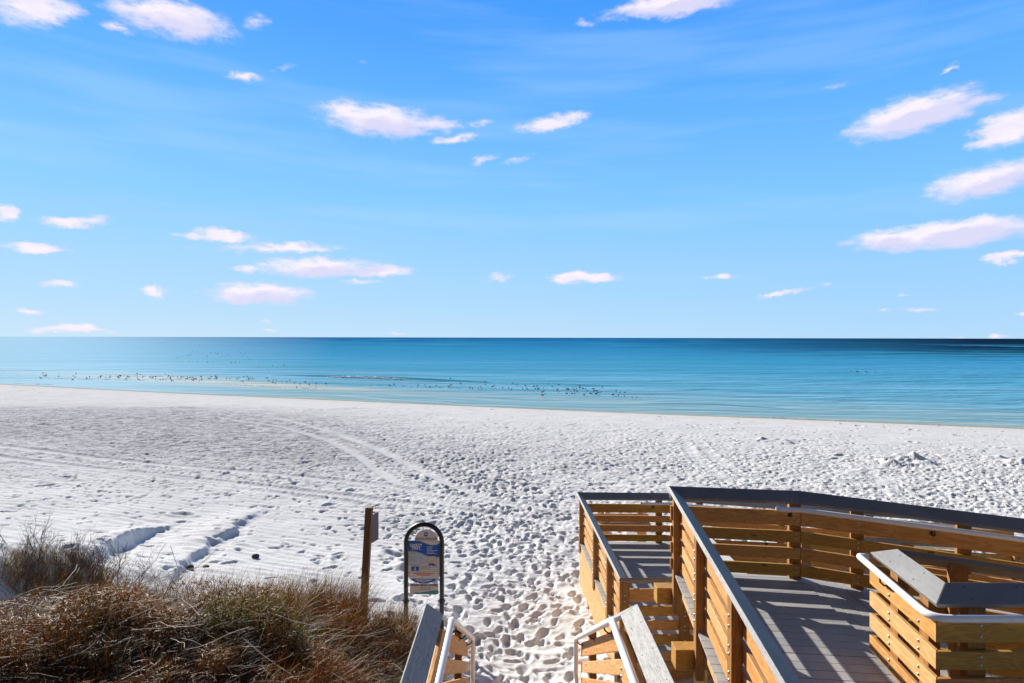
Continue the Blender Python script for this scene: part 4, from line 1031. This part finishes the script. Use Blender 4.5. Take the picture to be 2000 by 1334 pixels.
def clump(cx, cy, n, rad, h, label, dirn=.5, spread=.5, cat='grass clump', tlo=.2, thi=.62, name='grass_clump', grp=None, wd=.0035):
    r_ = rad*np.sqrt(RNG.random(n)); a = RNG.uniform(0, 2*math.pi, n); x = cx+r_*np.cos(a); y_ = cy+r_*np.sin(a)*.8
    hh = h*RNG.uniform(.45, 1.0, n); ang = np.where(RNG.random(n) < .7, dirn+RNG.normal(0, .6, n), a)
    t = RNG.uniform(tlo, thi, n); t = np.where(RNG.random(n) < .12, .75, t)
    me = blades(name, x, y_, zfast(x, y_)-.03, hh, hh*RNG.uniform(.05, spread, n), ang, hh*RNG.uniform(0, .35, n), t, RNG.uniform(.6, 1.2, n)*wd, 5)
    return tag(link(name, me, GRASS), label, cat, grp)
def cp(px_, Z): return ((px_-1000)/F*Z, Z)
for (px_, Z, n_, rad, h, lab, dr, sp_) in (
    (640, 8.9, 2600, .45, 1.0, 'tall feathery grass clump left of the leaning post, leaning right', .6, .42),
    (560, 8.8, 1300, .45, .85, 'grass clump with thin upright stems in front of the lone stone', .6, .42),
    (450, 8.9, 700, .5, .72, 'sparse grass clump below the cut sand bank', .6, .6),
    (350, 8.9, 260, .5, .95, 'few tall thin stalks rising over the middle of the dune', .7, .5),
    (250, 8.5, 300, .5, .8, 'thin scattered stalks left of the dune middle', 1.0, .5),
    (775, 9.9, 1000, .38, .55, 'short grass clump at the foot of the arched sign', 1.0, .8),
    (745, 9.3, 500, .35, .62, 'short grass tuft between the leaning post and the arched sign', .6, .7)):
    x_, y_ = cp(px_, Z); clump(x_, y_, n_, rad, h, lab, dr, sp_, wd=.0045)
x_, y_ = cp(110, 10.9); clump(x_, y_, 1500, .85, .50, 'golden brown grass clump on the shaded mound at far left', .5, .6, wd=.0065, tlo=.3, thi=.95)
x_, y_ = cp(200, 10.3); clump(x_, y_, 1100, .6, .42, 'rusty grass tuft joining the far left mound to the dune', .5, .6, wd=.005, tlo=.3, thi=.95)

# bare twiggy shrubs
TW = simple('bare_twig_bark', (.09, .055, .04), .85, 0, 0, 40, .35)
TWL = simple('pale_dead_twig', (.38, .31, .25), .8, 0, 0, 40, .2)
def twigs(mb, p, d, L, r, depth, rng):
    k = 4; pts = [p]; q_ = p.copy(); dd = d.copy()
    for i in range(k):
        dd = (dd+Vector((rng.gauss(0, .14), rng.gauss(0, .14), rng.gauss(0.03, .1)))).normalized(); q_ = q_+dd*L/k; pts.append(q_.copy())
    mb.tube(pts, [r*(1-.7*i/k) for i in range(k+1)], 4)
    if depth:
        for i in range(1, k+1):
            for _ in range(2 if depth > 1 else 1):
                nd = (dd+Vector((rng.gauss(0, .6), rng.gauss(0, .6), rng.gauss(.25, .4)))).normalized()
                twigs(mb, pts[i], nd, L*rng.uniform(.4, .7), r*.55, depth-1, rng)
def shrub(px_, Z, n, h, spread, label, seed, mat=TW, thick=.006):
    rng = random.Random(seed); cx, cy = cp(px_, Z); mb = MB()
    for i in range(n):
        x = cx+rng.gauss(0, spread*.45); y_ = cy+rng.gauss(0, spread*.3); z_ = float(base_z(x, y_))-.03
        d = Vector((rng.gauss(.15, .35), rng.gauss(0, .3), 1)).normalized()
        twigs(mb, Vector((x, y_, z_)), d, h*rng.uniform(.45, .8), thick, 2, rng)
    o = mb.build('shrub', mat, None, 0, False, False); return tag(o, label, 'shrub')
shrub(90, 11.2, 26, .62, 1.2, 'leafless dark twiggy shrub on the shaded sand mound at far left', 1)
shrub(165, 10.9, 34, .80, 1.1, 'taller leafless shrub with long slanting twigs beside the cut bank', 2)
shrub(40, 10.6, 12, .4, 1.0, 'low bare shrub half buried in the left mound', 3)
shrub(330, 8.9, 5, .7, .9, 'wispy bare twigs standing above the rusty grass', 4, TW, .004)
shrub(420, 9.0, 4, .6, .8, 'small bare twigs in front of the dark pits', 5, TW, .004)
shrub(1325, 6.6, 10, .5, .35, 'dark bare bush in the shade between stairs and boardwalk', 6)
# fallen pale stems in the grass
rng = random.Random(5); mb = MB()
for i in range(70):
    x = rng.uniform(-6, -1.2); y_ = rng.uniform(5.3, 8.0); z_ = float(base_z(x, y_))+rng.uniform(.25, .48)
    a = rng.gauss(.4, .7); L = rng.uniform(.3, .9); d = Vector((math.cos(a), math.sin(a), rng.gauss(.05, .25)))
    p_ = Vector((x, y_, z_)); pts = [p_]
    for k in range(5): d = (d+Vector((rng.gauss(0, .18), rng.gauss(0, .18), rng.gauss(0, .15)))).normalized(); p_ = p_+d*L/5; pts.append(p_.copy())
    mb.tube(pts, .0035, 4)
tag(mb.build('fallen_stems', TWL, None, 0, False, False), 'pale dead stems tangled on top of the dune grass', kind='stuff')

# ------------------------------------------------------------------ shore birds
def bird_mesh(name, swim=False, pose=0):
    bm = bmesh.new()
    def ell(c, r, rot=0):
        res = bmesh.ops.create_uvsphere(bm, u_segments=10, v_segments=7, radius=1)
        mt = Matrix.Translation(c) @ Matrix.Rotation(rot, 4, 'Y') @ Matrix.Diagonal((*r, 1)); bmesh.ops.transform(bm, matrix=mt, verts=res['verts'])
    hz = .05 if swim else .26
    ell((0, 0, hz), (.21, .085, .085), .18 if not swim else 0)
    ell((-.2, 0, hz+(.0 if swim else .05)), (.13, .03, .02), .2)
    ell((.17, 0, hz+.08-.05*pose), (.06, .04, .09), .4); ell((.21, 0, hz+.16-.1*pose), (.055, .042, .045))
    ell((.29, 0, hz+.15-.11*pose), (.05, .012, .012), .15)
    if not swim:
        for sy_ in (-.03, .03):
            res = bmesh.ops.create_cone(bm, cap_ends=True, segments=6, radius1=.011, radius2=.014, depth=.26)
            bmesh.ops.translate(bm, verts=res['verts'], vec=(0.0, sy_, .10))
    me = bpy.data.meshes.new(name); bm.to_mesh(me); bm.free(); me.polygons.foreach_set('use_smooth', [True]*len(me.polygons)); return me
BIRD = simple('grey_brown_feathers', (.13, .12, .115), .8, 0, 0, 6, .5)
bms = [bird_mesh('shore_bird', False, p_) for p_ in (0, 1)]; bsw = bird_mesh('shore_bird', True)
for x in bms+[bsw]: x.materials.append(BIRD)
def flock(pts, meshes, label, grp, sc=(.5, .72)):
    for (px_, py_) in pts:
        c_ = at_sea(px_, py_); o = bpy.data.objects.new('shore_bird', random.choice(meshes)); COL.objects.link(o)
        o.location = (c_[0], c_[1], -.01); o.rotation_euler = (0, 0, random.uniform(0, 6.28)); s_ = random.uniform(*sc); o.scale = (s_, s_, s_*1.15)
        tag(o, label, 'bird', grp)
def scat(n, x0, x1, f, jy, peak=None):
    out = []
    while len(out) < n:
        x = random.uniform(x0, x1)
        if peak and random.random() > math.exp(-((x-peak[0])/peak[1])**2)*.85+.15: continue
        out.append((x, f(x)+random.gauss(0, jy)))
    return out
flock(scat(95, 70, 560, lambda x: 735+(x-70)*.018, 2.9, (350, 170)), bms, 'small dark bird standing on the pale sandbar at left', 'birds on the left sandbar')
flock([(560, 748), (566, 745), (575, 750), (586, 752), (596, 749), (604, 754), (616, 756), (610, 743), (637, 752), (525, 746), (534, 744), (538, 750), (470, 746), (482, 743), (580, 758), (618, 751)], bms, 'dark bird in shallow water between the sandbar and the breaking wave', 'birds near the breaking wave')
flock(scat(56, 930, 1230, lambda x: 757+(x-1000)*.052, 4.4, (1090, 95)), bms, 'small dark bird wading in the flock right of centre', 'birds wading right of centre')
flock([(817, 755), (830, 753), (840, 758), (852, 755), (876, 757), (881, 755), (900, 752), (918, 759), (923, 761), (935, 762), (948, 753), (965, 755), (760, 755), (770, 753), (880, 741), (962, 758), (999, 763)], bms, 'dark bird spaced out along the shallow water in the middle', 'birds strung out in the middle')
flock([(1141, 774), (1155, 771), (1161, 766), (1165, 772), (1197, 774), (1208, 775), (1220, 776), (1235, 779), (1244, 779), (1060, 775), (1174, 768)], bms, 'dark bird at the right end of the wading flock', 'birds at the right end')
flock(scat(42, 345, 500, lambda x: 694+(x-345)*.004, 3.6)+[(357, 707), (368, 707), (385, 708), (405, 708), (415, 708), (452, 709), (460, 709), (468, 709), (505, 716), (533, 715), (555, 714), (525, 727)], [bsw], 'dark bird swimming off the left sandbar', 'birds swimming offshore', (.6, .8))
flock([(1662, 726), (1675, 727), (1692, 727), (1709, 727)], [bsw], 'white speck of a bird afloat far out at right', 'birds afloat at right', (1, 1.2))
